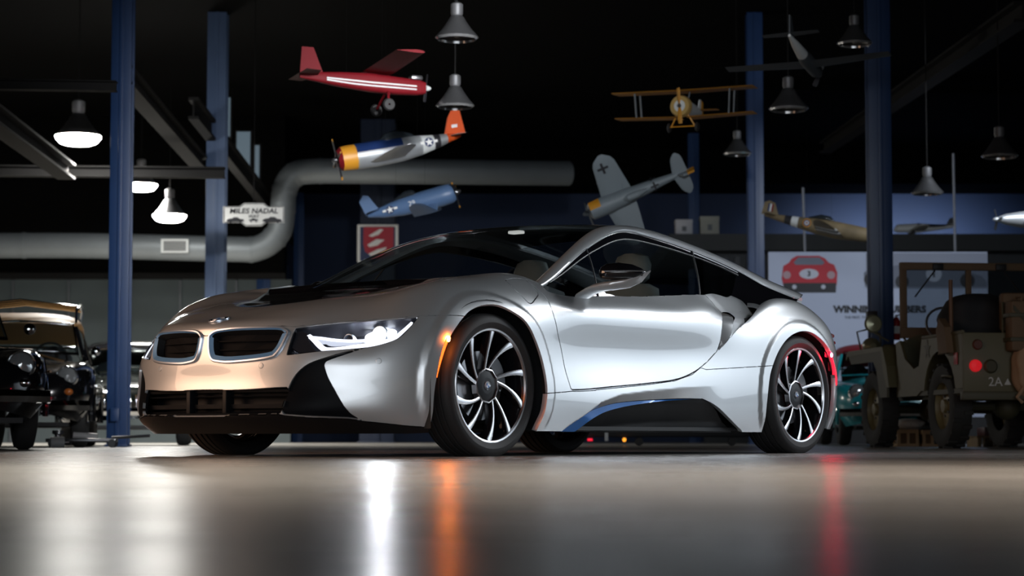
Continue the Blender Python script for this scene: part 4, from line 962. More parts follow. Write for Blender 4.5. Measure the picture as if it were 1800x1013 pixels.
MB().prism(scal(shp, 1), -.03, .03).build('shield_border', WHITE, sh, smooth=False)
MB().prism([(x*k, z*k) for x, z in ((-31, 36), (31, 36), (31, -17), (0, -35), (-31, -24))], -.04, -.029).build('shield_field', mat('sign_navy', (.015, .03, .10), .5), sh, smooth=False)
MB().prism([(x*k, z*k) for x, z in ((-25, 36), (28, 36), (28, -12), (0, -22), (-22, -8), (-25, 5))], -.05, -.039).build('shield_red', mat('sign_red', (.42, .015, .035), .5), sh, smooth=False)
for a in ([(-16, 20), (4, 32), (10, 31), (2, 22), (-10, 18)], [(-18, 4), (-2, 14), (12, 13), (0, 3), (-14, 0)], [(-16, -12), (0, -4), (16, 0), (14, -4), (0, -12), (-12, -16)]):
    MB().prism([(x*k, z*k) for x, z in a], -.056, -.049).build('pale_slash', WHITE, sh, smooth=False)
for x, z in ((-22, -24), (-14, -28), (22, -22)):
    MB().prism([((x+3*math.cos(t*PI/5+PI/2)*(1 if t % 2 == 0 else .45))*k, (z+3*math.sin(t*PI/5+PI/2)*(1 if t % 2 == 0 else .45))*k) for t in range(10)], -.046, -.039).build('white_star', WHITE, sh, smooth=False)
# big exhibition panel behind the jeep
PW = mat('panel_white', (.47, .53, .69), .55)
pn = thing('exhibition_panel', 'large pale exhibition panel with red racing car, grey racers and black heading', 'poster', tuple(at(1542, 443, 31)))
k = 31/FPX
def pp(u, v): return ((u-1542)*k, (443-v)*k)
x0, z0 = pp(1350, 771); x1, z1 = pp(1736, 443)
H = z1-z0
MB().box(x0, x1, 0, .06, -pn.location.z+.40, 0).build('panel_board', PW, pn, smooth=False)
MB().box(x0, x1, .01, .05, -pn.location.z, -pn.location.z+.40).build('panel_plinth', mat('plinth_black', (.008, .008, .01), .6), pn, smooth=False)
def flat(name, pts, m, y=-.004, parent=pn): return MB().prism([pp(*p) for p in pts], y, y+.004).build(name, m, parent, smooth=False)
def printm(n, c): return mat(n, c, .6)
RED, DRED, GREYP, DKP, PALE = printm('print_red', (.50, .012, .03)), printm('print_dark_red', (.18, .008, .02)), printm('print_grey', (.16, .18, .24)), printm('print_black', (.015, .016, .022)), printm('print_pale', (.55, .58, .68))
pc = [(1373, 490), (1376, 468), (1386, 462), (1391, 455), (1400, 450), (1440, 450), (1450, 455), (1456, 462), (1466, 466), (1471, 480), (1470, 500), (1466, 512), (1378, 512)]
flat('printed_car', pc, RED, -.008)
flat('printed_window', [(1394, 462), (1402, 453), (1440, 453), (1449, 462), (1445, 466), (1398, 466)], GREYP, -.012)
flat('printed_shadow', [(1376, 498), (1469, 498), (1468, 515), (1376, 515)], DKP, -.012)
flat('printed_disc', [(1421+17*math.cos(a*PI/12), 482+9*math.sin(a*PI/12)) for a in range(24)], PALE, -.012)
text_obj('lettering', '3', 13*k, DKP, pn, (pp(1421, 482)[0], -.015, pp(1421, 482)[1]), (PI/2, 0, 0), bold=.004)
for u in (1382, 1460):
    flat('printed_tail_lamp', [(u+7*math.cos(a*PI/8), 484+7*math.sin(a*PI/8)) for a in range(16)], printm('print_lamp', (.45, .30, .34)), -.012)
for u in (1395, 1446): flat('printed_exhaust', [(u+4*math.cos(a*PI/6), 505+4*math.sin(a*PI/6)) for a in range(12)], PALE, -.016)
flat('printed_photo', [(1522, 445), (1735, 445), (1735, 508), (1522, 508)], printm('print_mid', (.27, .30, .39)), -.006)
flat('printed_racer', [(1518, 480), (1526, 474), (1540, 478), (1560, 470), (1600, 462), (1640, 462), (1690, 474), (1725, 486), (1735, 496), (1735, 505), (1520, 505)], GREYP, -.010)
for u, v, r in ((1530, 492, 12), (1700, 494, 13), (1585, 496, 12)): flat('printed_wheel', [(u+r*math.cos(a*PI/10), v+r*math.sin(a*PI/10)) for a in range(20)], DKP, -.014)
flat('printed_roundel', [(1641+14*math.cos(a*PI/12), 482+14*math.sin(a*PI/12)) for a in range(24)], PALE, -.014)
text_obj('lettering', '1', 18*k, DKP, pn, (pp(1641, 482)[0], -.017, pp(1641, 482)[1]), (PI/2, 0, 0), bold=.006)
tx = text_obj('lettering', 'WINNING NUMBERS', 16.5*k, DKP, pn, (pp(1464, 545)[0], -.006, pp(1464, 545)[1]), (PI/2, 0, 0), align='LEFT', sx=1.06, bold=.008)
text_obj('lettering', 'THE FIRST, THE FASTEST, THE FAMOUS', 6*k, GREYP, pn, (pp(1483, 559)[0], -.006, pp(1483, 559)[1]), (PI/2, 0, 0), align='LEFT', sx=1.0, bold=.002)
for v in (612, 655): MB().box(x0, x1, -.003, 0, (443-v)*k-.004, (443-v)*k+.004).build('panel_joint', printm('print_joint', (.30, .34, .44)), pn, smooth=False)
text_obj('lettering', '58', 20*k, DKP, pn, (pp(1560, 466)[0], -.017, pp(1575, 456)[1]), (PI/2, 0, 0)) if False else None
# fire extinguisher and a switch box by the right-hand column
fe = thing('fire_extinguisher', 'red fire extinguisher hung beside the blue column behind the jeep', 'extinguisher', tuple(at(1576, 598, 23)))
MB().lathe([(0, 0), (.035, 0), (.042, .01), (.042, .20), (.03, .235), (.014, .25), (0, .25)], 20).build('cylinder_body', mat('extinguisher_red', (.45, .02, .02), .3, 0, .4), fe, auto=40)
MB().lathe([(0, .245), (.014, .25), (.014, .275), (0, .28)], 12).build('valve', STEEL, fe)
MB().tube([(.01, 0, .27), (.06, -.01, .285)], .008, 6).build('handle', MBLACK, fe)
MB().box(-.075, -.03, -.02, .02, .10, .18).build('wall_bracket', STEEL, fe, smooth=False)
MB().box(-.032, .032, -.0435, -.04, .07, .15).build('paper_label', WHITE, fe, smooth=False)
sb = thing('switch_box', 'small dark box fixed high on the right-hand blue column', 'box', tuple(at(1533, 562, 22.8)))
MB().box(-.06, .05, -.05, .05, -.10, .09, bev=.008).build('box_body', mat('box_dark', (.03, .02, .02), .5), sb)
MB().box(-.04, .03, -.056, -.048, -.07, .06, bev=.002).build('box_door', mat('box_dark2', (.05, .035, .03), .5), sb)
# two hanging rods over the panel, with the models' cables
for (u, v0, v1, Y, lb) in ((1415, 330, 443, 31, 'thin pale hanging rod over the red printed car'), (1679, 270, 443, 31, 'thin pale hanging rod above the right end of the panel')):
    p, q_ = at(u, v1, Y), at(u, v0, Y)
    tag(MB().tube([(p.x, Y, p.z), (q_.x-.03, Y, q_.z)], .018, 8).build('hanging_rod', mat('rod_pale', (.35, .37, .42), .4, .5)), lb, 'rod')
# ================================================================ model aeroplanes on wires
def basis(nose, up):
    x = Vector(nose).normalized(); y = Vector(up).cross(x).normalized(); z = x.cross(y)
    return Matrix((x, y, z)).transposed().to_euler()
def plane_thing(name, label, u, v, Y, nose, up): return thing(name, label, 'model plane', tuple(at(u, v, Y)), rot=basis(nose, up))
def fuse(stations, seg=20, pw=1.0):
    """rings (x, half width, z bottom, z top)"""
    R = []
    for x, w_, zb, zt in stations:
        c, h = (zb+zt)/2, (zt-zb)/2
        R.append([(x, w_*math.copysign(abs(math.cos(a))**pw, math.cos(a)), c+h*math.copysign(abs(math.sin(a))**pw, math.sin(a))) for a in np.linspace(0, 2*PI, seg, endpoint=False)])
    return R
def split_loft(rings, parts, parent):
    """fuselage in pieces: parts = [(name, i0, i1, material)]"""
    for nm, i0, i1, m in parts: MB().loft(rings[i0:i1+1]).build(nm, m, parent)
def wing(root, tip, c0, c1, th=.10, sweep=0, n=5, rnd=.0):
    """tapered aerofoil from root point to tip point; chord runs along x, leading edge +x"""
    root, tip = Vector(root), Vector(tip); R = []
    for i in range(n+1):
        t = i/n; c = c0+(c1-c0)*t
        if rnd and t > 1-rnd: c *= math.sqrt(max(.04, 1-((t-1+rnd)/rnd)**2))
        o = root+(tip-root)*t
        R.append([o+Vector((c*(.5-a), 0, c*th*b)) for a, b in ((0, 0), (.08, .45), (.3, .6), (.65, .35), (1, .02), (.65, -.12), (.3, -.3), (.08, -.25))])
    return MB().loft(R)
def fin(pts, th): # vertical tail from an (x, z) outline
    return MB().prism(pts, -th/2, th/2)
def propeller(parent, x, r, nb, m, tip=None, spin=None, a0=.4, hub=.025):
    p = node('propeller', parent, (x, 0, 0))
    MB().lathe([(0, hub*2), (hub*.5, hub*1.7), (hub*.9, hub*.8), (hub, 0), (hub*.6, -hub*.3)], 16, 'x').build('spinner', spin or m, p)
    for k in range(nb):
        a = a0+2*PI*k/nb; M = Matrix.Rotation(a, 4, 'X')
        MB().loft([[(dx, y, z) for dx, y in ((-.006, -w_), (.008, 0), (.006, w_), (-.008, 0))] for z, w_ in ((.01, .008), (r*.3, .020), (r*.7, .022), (r*.86, .018))], True, True, M).build('blade', m, p)
        if tip: MB().loft([[(dx, y, z) for dx, y in ((-.006, -w_), (.006, 0), (.006, w_), (-.006, 0))] for z, w_ in ((r*.86, .018), (r, .007))], True, True, M).build('blade_tip', tip, p)
def star(parent, c, r, axis, m=None):
    """round badge with a star, lying on a side (axis y) or wing (axis z)"""
    s = 1 if axis[1] >= 0 and axis[2] >= 0 else -1
    M = frame(Vector(c), axis, (0, 0, 1) if abs(axis[2]) < .5 else (1, 0, 0))
    MB().add([(r*math.cos(a), r*math.sin(a), 0) for a in np.linspace(0, 2*PI, 24, endpoint=False)], [tuple(range(24))], M).build('roundel_disc', mat('insignia_navy', (.012, .03, .10), .5), parent, smooth=False)
    MB().add([(r*(.95 if t % 2 == 0 else .38)*math.cos(t*PI/5+PI/2), r*(.95 if t % 2 == 0 else .38)*math.sin(t*PI/5+PI/2), .003) for t in range(10)], [tuple(range(10))], M).build('roundel_star', WHITE, parent, smooth=False)
    MB().add([(x*r, z*r, .0015) for x, z in ((-1.9, -.25), (-1, -.25), (-1, .3), (-1.9, .3), (1, -.25), (1.9, -.25), (1.9, .3), (1, .3))], [(0, 1, 2, 3), (4, 5, 6, 7)], M).build('roundel_bar', WHITE, parent, smooth=False)
def cross_mark(parent, c, r, axis, up=(1, 0, 0)):
    M = frame(Vector(c), axis, up); t = .22
    V = [(-r, -r*t), (-r*t, -r*t), (-r*t, -r), (r*t, -r), (r*t, -r*t), (r, -r*t), (r, r*t), (r*t, r*t), (r*t, r), (-r*t, r), (-r*t, r*t), (-r, r*t)]
    MB().add([(x, y, 0) for x, y in V], [(0, 1, 10, 11), (1, 2, 3, 4), (4, 5, 6, 7), (7, 8, 9, 10), (1, 4, 7, 10)], M).build('cross_mark', INK, parent, smooth=False)
def wires(pts, top=6.15):
    pass
PRED = mat('model_red', (.17, .006, .011), .6, spec=.2); PYEL = mat('model_yellow', (.62, .27, .02), .45); PORG = mat('model_orange', (.55, .07, .01), .6, spec=.2)
PSIL = mat('model_silver', (.42, .44, .46), .35, .5); PNAV = mat('model_navy', (.012, .03, .11), .35); PBLU = mat('model_sea_blue', (.09, .16, .30), .4)
PGRY = mat('model_grey', (.20, .235, .26), .5); PDGR = mat('model_dark_grey', (.07, .08, .09), .5); PWHI = mat('model_white', (.62, .64, .64), .45)
PBRO = mat('model_brown', (.16, .12, .065), .6, noise=.75, nscale=5); PGRN = mat('model_green', (.07, .075, .04), .55); WINGY = mat('wing_ochre', (.50, .22, .02), .5)
CANOPY = mat('canopy_glass', (.02, .025, .03), .08, 0, 1)
# -- red high-wing
k = 18/FPX
o = plane_thing('model_plane', 'red high-wing model plane with white side stripes, highest on the left', 640, 146, 18, (.93, .36, -.02), (0, 0, 1))
L = 220*k/.93
st = [(-.50*L, .012, .0, .035), (-.42*L, .03, -.015, .055), (-.2*L, .05, -.05, .075), (.05*L, .06, -.075, .09), (.25*L, .06, -.08, .075), (.42*L, .055, -.07, .065), (.48*L, .04, -.055, .05)]
MB().loft(fuse(st, 16, .6)).build('fuselage', PRED, o)
fin([(-.5*L, .02), (-.49*L, .27), (-.40*L, .27), (-.32*L, .05)], .016).build('tail_fin', PRED, o, smooth=False)
for s in (1, -1):
    wing((-.44*L, 0, .03), (-.46*L, s*.30, .03), .18, .13).build('tailplane', PRED, o)
    wing((.10*L, s*.02, .095), (.10*L, s*.92, .13), .27, .25, .12).build('wing', PRED, o)
    for z in (.0, -.028):
        P0 = [(x, s*(w_+.003), zz) for x, w_, zz in ((-.30*L, .043, z*.6+.012), (-.1*L, .0535, z+.005), (.05*L, .060, z), (.25*L, .060, z), (.40*L, .056, z))]
        MB().loft([[(x, y, zz-.006), (x, y+s*.001, zz+.006)] for x, y, zz in P0], False).build('white_stripe', PWHI, o)
    MB().tube([(.18*L, s*.05, -.07), (.15*L, s*.16, -.19)], .012, 8).build('gear_leg', PRED, o)
    MB().lathe([(.01, -.02), (.045, -.02), (.055, 0), (.045, .02), (.01, .02)], 20, 'y', M=Matrix.Translation((.15*L, s*.18, -.20))).build('gear_wheel', RUBBER, o)
propeller(o, .49*L, .14, 2, INK, spin=PWHI, a0=.25)
MB().box(.36*L, .45*L, -.05, .05, .06, .10, bev=.01).build('engine_head', STEEL, o)
# -- silver fighter with orange tail and yellow-red cowling
k = 20/FPX
o = plane_thing('model_plane', 'silver fighter model with orange tail and yellow and red engine cowling', 706, 262, 20, (-.94, -.28, -.20), (-.18, -.13, .97))
L = 225*k/.95
st = [(.50*L, .085, -.085, .085), (.47*L, .115, -.115, .115), (.42*L, .12, -.12, .12), (.36*L, .12, -.125, .12), (.20*L, .115, -.13, .12), (0, .105, -.12, .115), (-.15*L, .085, -.09, .10), (-.25*L, .07, -.06, .085), (-.30*L, .06, -.045, .08), (-.36*L, .05, -.02, .075), (-.47*L, .02, .02, .06)]
rg = fuse(st)
split_loft(rg, [('cowling_ring', 0, 1, PRED), ('cowling', 1, 3, PYEL), ('fuselage', 3, 6, PSIL), ('white_band', 6, 7, PWHI), ('black_band', 7, 8, INK), ('fuselage_rear', 8, 9, PSIL), ('tail_cone', 9, 10, PORG)], o)
MB().loft([[(x, y*1.01, z*1.01) for x, y, z in r if z > .02 and True][:9] for r in rg[3:6]], False).build('top_paint', PNAV, o)
fin([(-.34*L, .05), (-.39*L, .22), (-.44*L, .31), (-.49*L, .31), (-.51*L, .05)], .02).build('tail_fin', PORG, o, smooth=False)
for s in (1, -1):
    wing((-.43*L, 0, .05), (-.45*L, s*.28, .05), .15, .09, rnd=.4).build('tailplane', PSIL, o)
    wing((.14*L, s*.05, -.08), (.10*L, s*.80, .02), .36, .20, .12, rnd=.3, n=8).build('wing', PSIL, o)
    star(o, (-.20*L, s*.088, .02), .045, (0, s, .1))
MB().loft(fuse([(.16*L, .01, .10, .12), (.12*L, .05, .08, .17), (.02*L, .05, .08, .19), (-.10*L, .02, .08, .13)], 14)).build('canopy', CANOPY, o)
propeller(o, .50*L, .21, 4, INK, PYEL, STEEL, .3, .03)
MB().box(-.455*L, -.41*L, -.0125, .0125, .12, .15).build('fin_number', PWHI, o, smooth=False)
# -- blue gull-wing fighter
k = 22/FPX
o = plane_thing('model_plane', 'sea blue gull-wing fighter model with white star, below the silver fighter', 722, 361, 22, (.93, -.10, .26), (-.25, -.12, 1))
L = 155*k/.95
st = [(.50*L, .075, -.075, .08), (.46*L, .10, -.10, .105), (.36*L, .105, -.105, .11), (.15*L, .10, -.10, .11), (-.1*L, .085, -.085, .10), (-.3*L, .06, -.05, .075), (-.48*L, .015, .0, .04)]
MB().loft(fuse(st)).build('fuselage', PBLU, o)
fin([(-.34*L, .05), (-.42*L, .22), (-.47*L, .24), (-.53*L, .18), (-.50*L, .02)], .02).build('tail_fin', PBLU, o, smooth=False)
for s in (1, -1):
    wing((-.40*L, 0, .05), (-.43*L, s*.24, .05), .15, .09, rnd=.4).build('tailplane', PBLU, o)
    wing((.16*L, s*.05, -.05), (.16*L, s*.24, -.13), .27, .25, .13).build('inner_wing', PBLU, o)
    wing((.16*L, s*.24, -.13), (.12*L, s*.72, .0), .25, .14, .12, rnd=.35, n=8).build('outer_wing', PBLU, o)
    star(o, (-.22*L, s*.078, .015), .042, (0, s, .1))
    text_obj('lettering', '29', .075, WHITE, o, (.03*L, s*.101, .015), (PI/2, 0, 0 if s < 0 else PI), .001)
MB().loft(fuse([(.10*L, .01, .09, .11), (.06*L, .045, .08, .155), (-.02*L, .045, .08, .165), (-.16*L, .02, .07, .11)], 14)).build('canopy', CANOPY, o)
propeller(o, .51*L, .17, 3, INK, PYEL, STEEL, .9, .03)
# -- yellow biplane, seen nose on
k = 21/FPX
o = plane_thing('model_plane', 'yellow winged biplane model hanging nose towards the viewer', 1205, 190, 21, (-.44, -.90, .0), (.02, 0, 1))
B = 248*k/.94/2
st = [(.16, .075, -.08, .075), (.12, .085, -.09, .085), (.0, .08, -.085, .08), (-.2, .06, -.06, .065), (-.42, .02, -.01, .03)]
MB().loft(fuse(st, 20, .9)).build('fuselage', PWHI, o)
MB().lathe([(.06, .165), (.098, .165), (.110, .14), (.110, .10), (.095, .12), (.06, .15)], 28, 'x').build('cowl_ring', mat('cowl_ochre', (.55, .36, .12), .4, .3), o)
MB().lathe([(0, .155), (.05, .15), (.055, .12)], 20, 'x').build('engine_front', MBLACK, o)
for s in (1, -1):
    wing((.05, 0, .155), (.05, s*B, .165), .24, .22, .09).build('upper_wing', WINGY, o)
    wing((0, s*.05, -.105), (0, s*B*.98, -.085), .22, .20, .09).build('lower_wing', WINGY, o)
    for dx in (.09, -.05): MB().tube([(dx, s*B*.66, -.09), (dx+.02, s*B*.68, .155)], .010, 6).build('wing_strut', PDGR, o)
    MB().tube([(.06, s*.05, .07), (.06, s*.07, .155)], .007, 6).build('cabane_strut', PDGR, o)
    MB().tube([(.08, s*.06, -.08), (.06, s*.13, -.20)], .007, 6).build('gear_leg', PYEL, o)
    MB().lathe([(.008, -.012), (.04, -.012), (.05, 0), (.04, .012), (.008, .012)], 18, 'y', M=Matrix.Translation((.06, s*.15, -.205))).build('gear_wheel', RUBBER, o)
    wing((-.38, 0, .03), (-.40, s*.2, .03), .13, .10, .08).build('tailplane', WINGY, o)
MB().tube([(.06, -.15, -.195), (.06, .15, -.195)], .006, 6).build('gear_axle', PYEL, o)
fin([(-.34, .02), (-.38, .14), (-.42, .14), (-.42, 0)], .012).build('tail_fin', PWHI, o, smooth=False)
fin([(-.42, .0), (-.42, .14), (-.48, .12), (-.48, -.01)], .014).build('rudder', PYEL, o, smooth=False)
propeller(o, .17, .21, 2, WINGY, None, STEEL, .08, .022)
# -- grey fighter banked on its side
k = 22/FPX
o = plane_thing('model_plane', 'grey fighter model banked on its side with black crosses and yellow cowl', 1118, 338, 22, (-.90, .12, -.38), (.12, -.96, -.28))
L = 205*k
st = [(.44*L, .06, -.06, .06), (.42*L, .095, -.095, .09), (.32*L, .10, -.10, .095), (.1*L, .085, -.095, .09), (-.1*L, .065, -.07, .075), (-.35*L, .035, -.03, .05), (-.50*L, .012, .0, .03)]
rg = fuse(st); split_loft(rg, [('cowl_front', 0, 1, PDGR), ('cowling', 1, 2, PGRY), ('fuselage', 2, 6, PGRY)], o)
MB().loft([[(x, y*1.012, z*1.012) for x, y, z in r if y < -.01 or (abs(y) < .06 and z < 0)][:9] for r in rg[1:3]], False).build('yellow_cowl_patch', PYEL, o)
fin([(-.38*L, .03), (-.43*L, .17), (-.47*L, .17), (-.47*L, .01)], .018).build('tail_fin', PGRY, o, smooth=False)
fin([(-.47*L, .0), (-.47*L, .17), (-.53*L, .15), (-.54*L, .0)], .02).build('rudder', PYEL, o, smooth=False)
for s in (1, -1):
    wing((-.41*L, 0, .03), (-.43*L, s*.23, .03), .17, .11, .08, rnd=.35, n=7).build('tailplane', PGRY, o)
    wing((.16*L, s*.04, -.05), (.16*L, s*.52, .0), .34, .22, .11, rnd=.25, n=9).build('wing', PGRY, o)
    cross_mark(o, (.18*L, s*.38, .030), .06, (0, -s*.1, 1)); cross_mark(o, (-.16*L, s*.068, .01), .05, (0, s, .1), (0, 0, 1))
cross_mark(o, (-.17*L, .0, .078), .045, (-.08, 0, 1))
MB().loft(fuse([(.12*L, .01, .08, .10), (.08*L, .04, .07, .14), (0, .04, .07, .145), (-.1*L, .015, .065, .10)], 14)).build('canopy', PGRY, o)
propeller(o, .45*L, .17, 3, PDGR, None, PDGR, .5, .03)
# -- camouflaged fighter over the panel
k = 27/FPX
o = plane_thing('model_plane', 'brown and green camouflaged fighter model with striped tail over the panel', 1440, 398, 27, (.92, -.30, -.20), (.18, -.05, 1))
L = 200*k/.96
st = [(.47*L, .06, -.06, .06), (.40*L, .085, -.10, .085), (.15*L, .095, -.125, .10), (-.05*L, .08, -.10, .09), (-.18*L, .065, -.07, .075), (-.24*L, .058, -.055, .07), (-.30*L, .05, -.04, .065), (-.48*L, .015, .01, .045)]
rg = fuse(st); split_loft(rg, [('fuselage', 0, 4, PBRO), ('white_band', 4, 5, PWHI), ('black_band', 5, 6, INK), ('tail_cone', 6, 7, PBRO)], o)
fin([(-.36*L, .04), (-.41*L, .20), (-.46*L, .22), (-.50*L, .19), (-.51*L, .03)], .02).build('tail_fin', PBRO, o, smooth=False)
for nm, xx, m in (('fin_flash', -.425, PRED), ('fin_flash', -.44, PWHI), ('fin_flash', -.455, PNAV)):
    fin([((xx-.007)*L, .08), ((xx-.007)*L, .18), ((xx+.008)*L, .18), ((xx+.008)*L, .08)], .026).build(nm, m, o, smooth=False)
for s in (1, -1):
    wing((-.42*L, 0, .04), (-.44*L, s*.28, .04), .16, .10, rnd=.4).build('tailplane', PBRO, o)
    wing((.12*L, s*.05, -.09), (.08*L, s*.82, .02), .36, .2, .10, rnd=.45, n=9).build('wing', PBRO, o)
    for q in range(3): wing((.112*L, s*(.24+.07*q), -.066+.011*q), (.110*L, s*(.27+.07*q), -.062+.011*q), .335-.015*q, .33-.015*q, .115, n=1).build('wing_band', [PWHI, INK, PWHI][q], o)
    M = frame(Vector((-.10*L, s*.078, .01)), (0, s, .08), (0, 0, 1))
    for r, m, h in ((.055, PYEL, .001), (.045, PNAV, .003), (.028, PWHI, .005), (.014, PRED, .007)): MB().add([(r*math.cos(a), r*math.sin(a), h) for a in np.linspace(0, 2*PI, 20, endpoint=False)], [tuple(range(20))], M).build('roundel_disc', m, o, smooth=False)
MB().loft(fuse([(.12*L, .01, .09, .10), (.08*L, .04, .08, .15), (0, .04, .08, .155), (-.1*L, .02, .07, .10)], 14)).build('canopy', CANOPY, o)
propeller(o, .48*L, .20, 4, PDGR, PYEL, PWHI, .5, .035)
# -- dim glider-like model near the ceiling
k = 18/FPX
o = plane_thing('model_plane', 'dark long-winged model with a white tail cone, near the ceiling at right', 1412, 98, 18, (.35, .93, -.10), (0, .1, 1))
MB().loft(fuse([(.62, .03, -.03, .03), (.5, .06, -.06, .06), (.1, .06, -.07, .06), (-.05, .05, -.05, .05)])).build('fuselage', PDGR, o)
MB().loft(fuse([(-.05, .05, -.05, .05), (-.3, .035, -.02, .05), (-.52, .012, .02, .045)])).build('tail_cone', PWHI, o)
fin([(-.36, .04), (-.44, .22), (-.5, .22), (-.52, .03)], .014).build('tail_fin', PDGR, o, smooth=False)
for s in (1, -1):
    wing((-.46, 0, .06), (-.47, s*.24, .06), .13, .09).build('tailplane', PDGR, o)
    wing((.18, s*.04, -.03), (.16, s*.72, -.01), .24, .16, .10).build('wing', PDGR, o)
propeller(o, .63, .13, 2, INK, None, PDGR)
# -- silver nose poking in at the right edge
o = plane_thing('model_plane', 'silver bullet-nosed model plane cut by the right edge of the picture', 1830, 386, 25, (-.97, -.2, -.02), (0, 0, 1))
MB().loft(fuse([(.58, .004, -.004, .004), (.55, .03, -.03, .03), (.45, .065, -.065, .065), (.25, .095, -.10, .095), (0, .10, -.11, .11), (-.3, .08, -.07, .09), (-.6, .02, 0, .04)])).build('fuselage', PSIL, o)
fin([(-.46, .05), (-.54, .22), (-.6, .22), (-.62, .03)], .02).build('tail_fin', PSIL, o, smooth=False)
for s in (1, -1):
    wing((-.54, 0, .05), (-.56, s*.3, .05), .16, .1).build('tailplane', PSIL, o); wing((.1, s*.06, -.04), (.06, s*.75, .02), .34, .2, .1, rnd=.3).build('wing', PDGR, o)
MB().loft(fuse([(.2, .01, .08, .10), (.14, .045, .07, .15), (0, .045, .07, .16), (-.12, .02, .07, .11)], 14)).build('canopy', CANOPY, o)
propeller(o, .56, .16, 3, PDGR, None, PSIL, .5, .03)
# -- things standing on the ledge
zl = at(0, 414, 38).z
def ledge(u, Y=38): return ((u-900)/FPX*Y, Y, zl)
o = thing('model_plane', 'black and white model plane standing on the dark ledge behind the column', 'model plane', ledge(1625), rz=PI)
MB().loft(fuse([(.52, .03, .07, .13), (.46, .08, .05, .20), (.1, .09, .04, .22), (-.2, .06, .08, .2), (-.55, .015, .14, .2)])).build('fuselage', PWHI, o)
MB().loft(fuse([(.1, .092, .1, .225), (-.2, .062, .1, .205), (-.5, .02, .14, .2)])).build('black_back', INK, o)
fin([(-.42, .18), (-.5, .32), (-.56, .32), (-.57, .17)], .02).build('tail_fin', INK, o, smooth=False)
for s in (1, -1):
    wing((.12, s*.06, .08), (.1, s*.7, .12), .3, .2).build('wing', PWHI, o); wing((-.48, 0, .18), (-.5, s*.25, .18), .14, .1).build('tailplane', PWHI, o)
    MB().tube([(.2, s*.1, .06), (.2, s*.15, .03)], .012, 6).build('gear_leg', STEEL, o); MB().lathe([(.005, -.015), (.035, -.015), (.04, 0), (.035, .015), (.005, .015)], 14, 'y', M=Matrix.Translation((.2, s*.16, .04))).build('gear_wheel', RUBBER, o)
def carton(u, w_, h_, d_, m, label, Y=38.3):
    o = thing('carton', label, 'box', ledge(u, Y))
    MB().box(-w_/2, w_/2, -d_/2, d_/2, 0, h_, bev=.006).build('box_body', m, o)
    MB().box(-w_/2-.006, w_/2+.006, -d_/2-.006, d_/2+.006, h_*.82, h_+.006, bev=.004).build('box_lid', m, o)
    MB().box(-.04, .04, -d_/2-.010, -d_/2-.004, h_*.3, h_*.6).build('box_tape', PDGR, o, smooth=False)
carton(1248, .34, .36, .3, mat('carton_beige', (.30, .30, .26), .6), 'beige carton on the ledge right of the narrow blue column')
carton(1203, .30, .30, .3, mat('carton_white', (.45, .45, .48), .6), 'white carton on the ledge left of the narrow blue column')

# -- every hanging model has two thin wires up to the roof
for o in [x for x in COL.objects if x.name.startswith('model_plane') and x.get('category') == 'model plane']:
    if abs(o.location.y-38) < .5: continue
    bpy.context.view_layer.update(); Mi = o.matrix_basis.inverted()
    for dx in (.16, -.16):
        p = o.matrix_basis @ Vector((dx, 0, .02)); MB().tube([Mi @ p, Mi @ Vector((p.x, p.y, 6.2))], .001, 4).build('hanging_wire', mat('wire_black', (.004, .004, .004), .8, spec=.05), o)
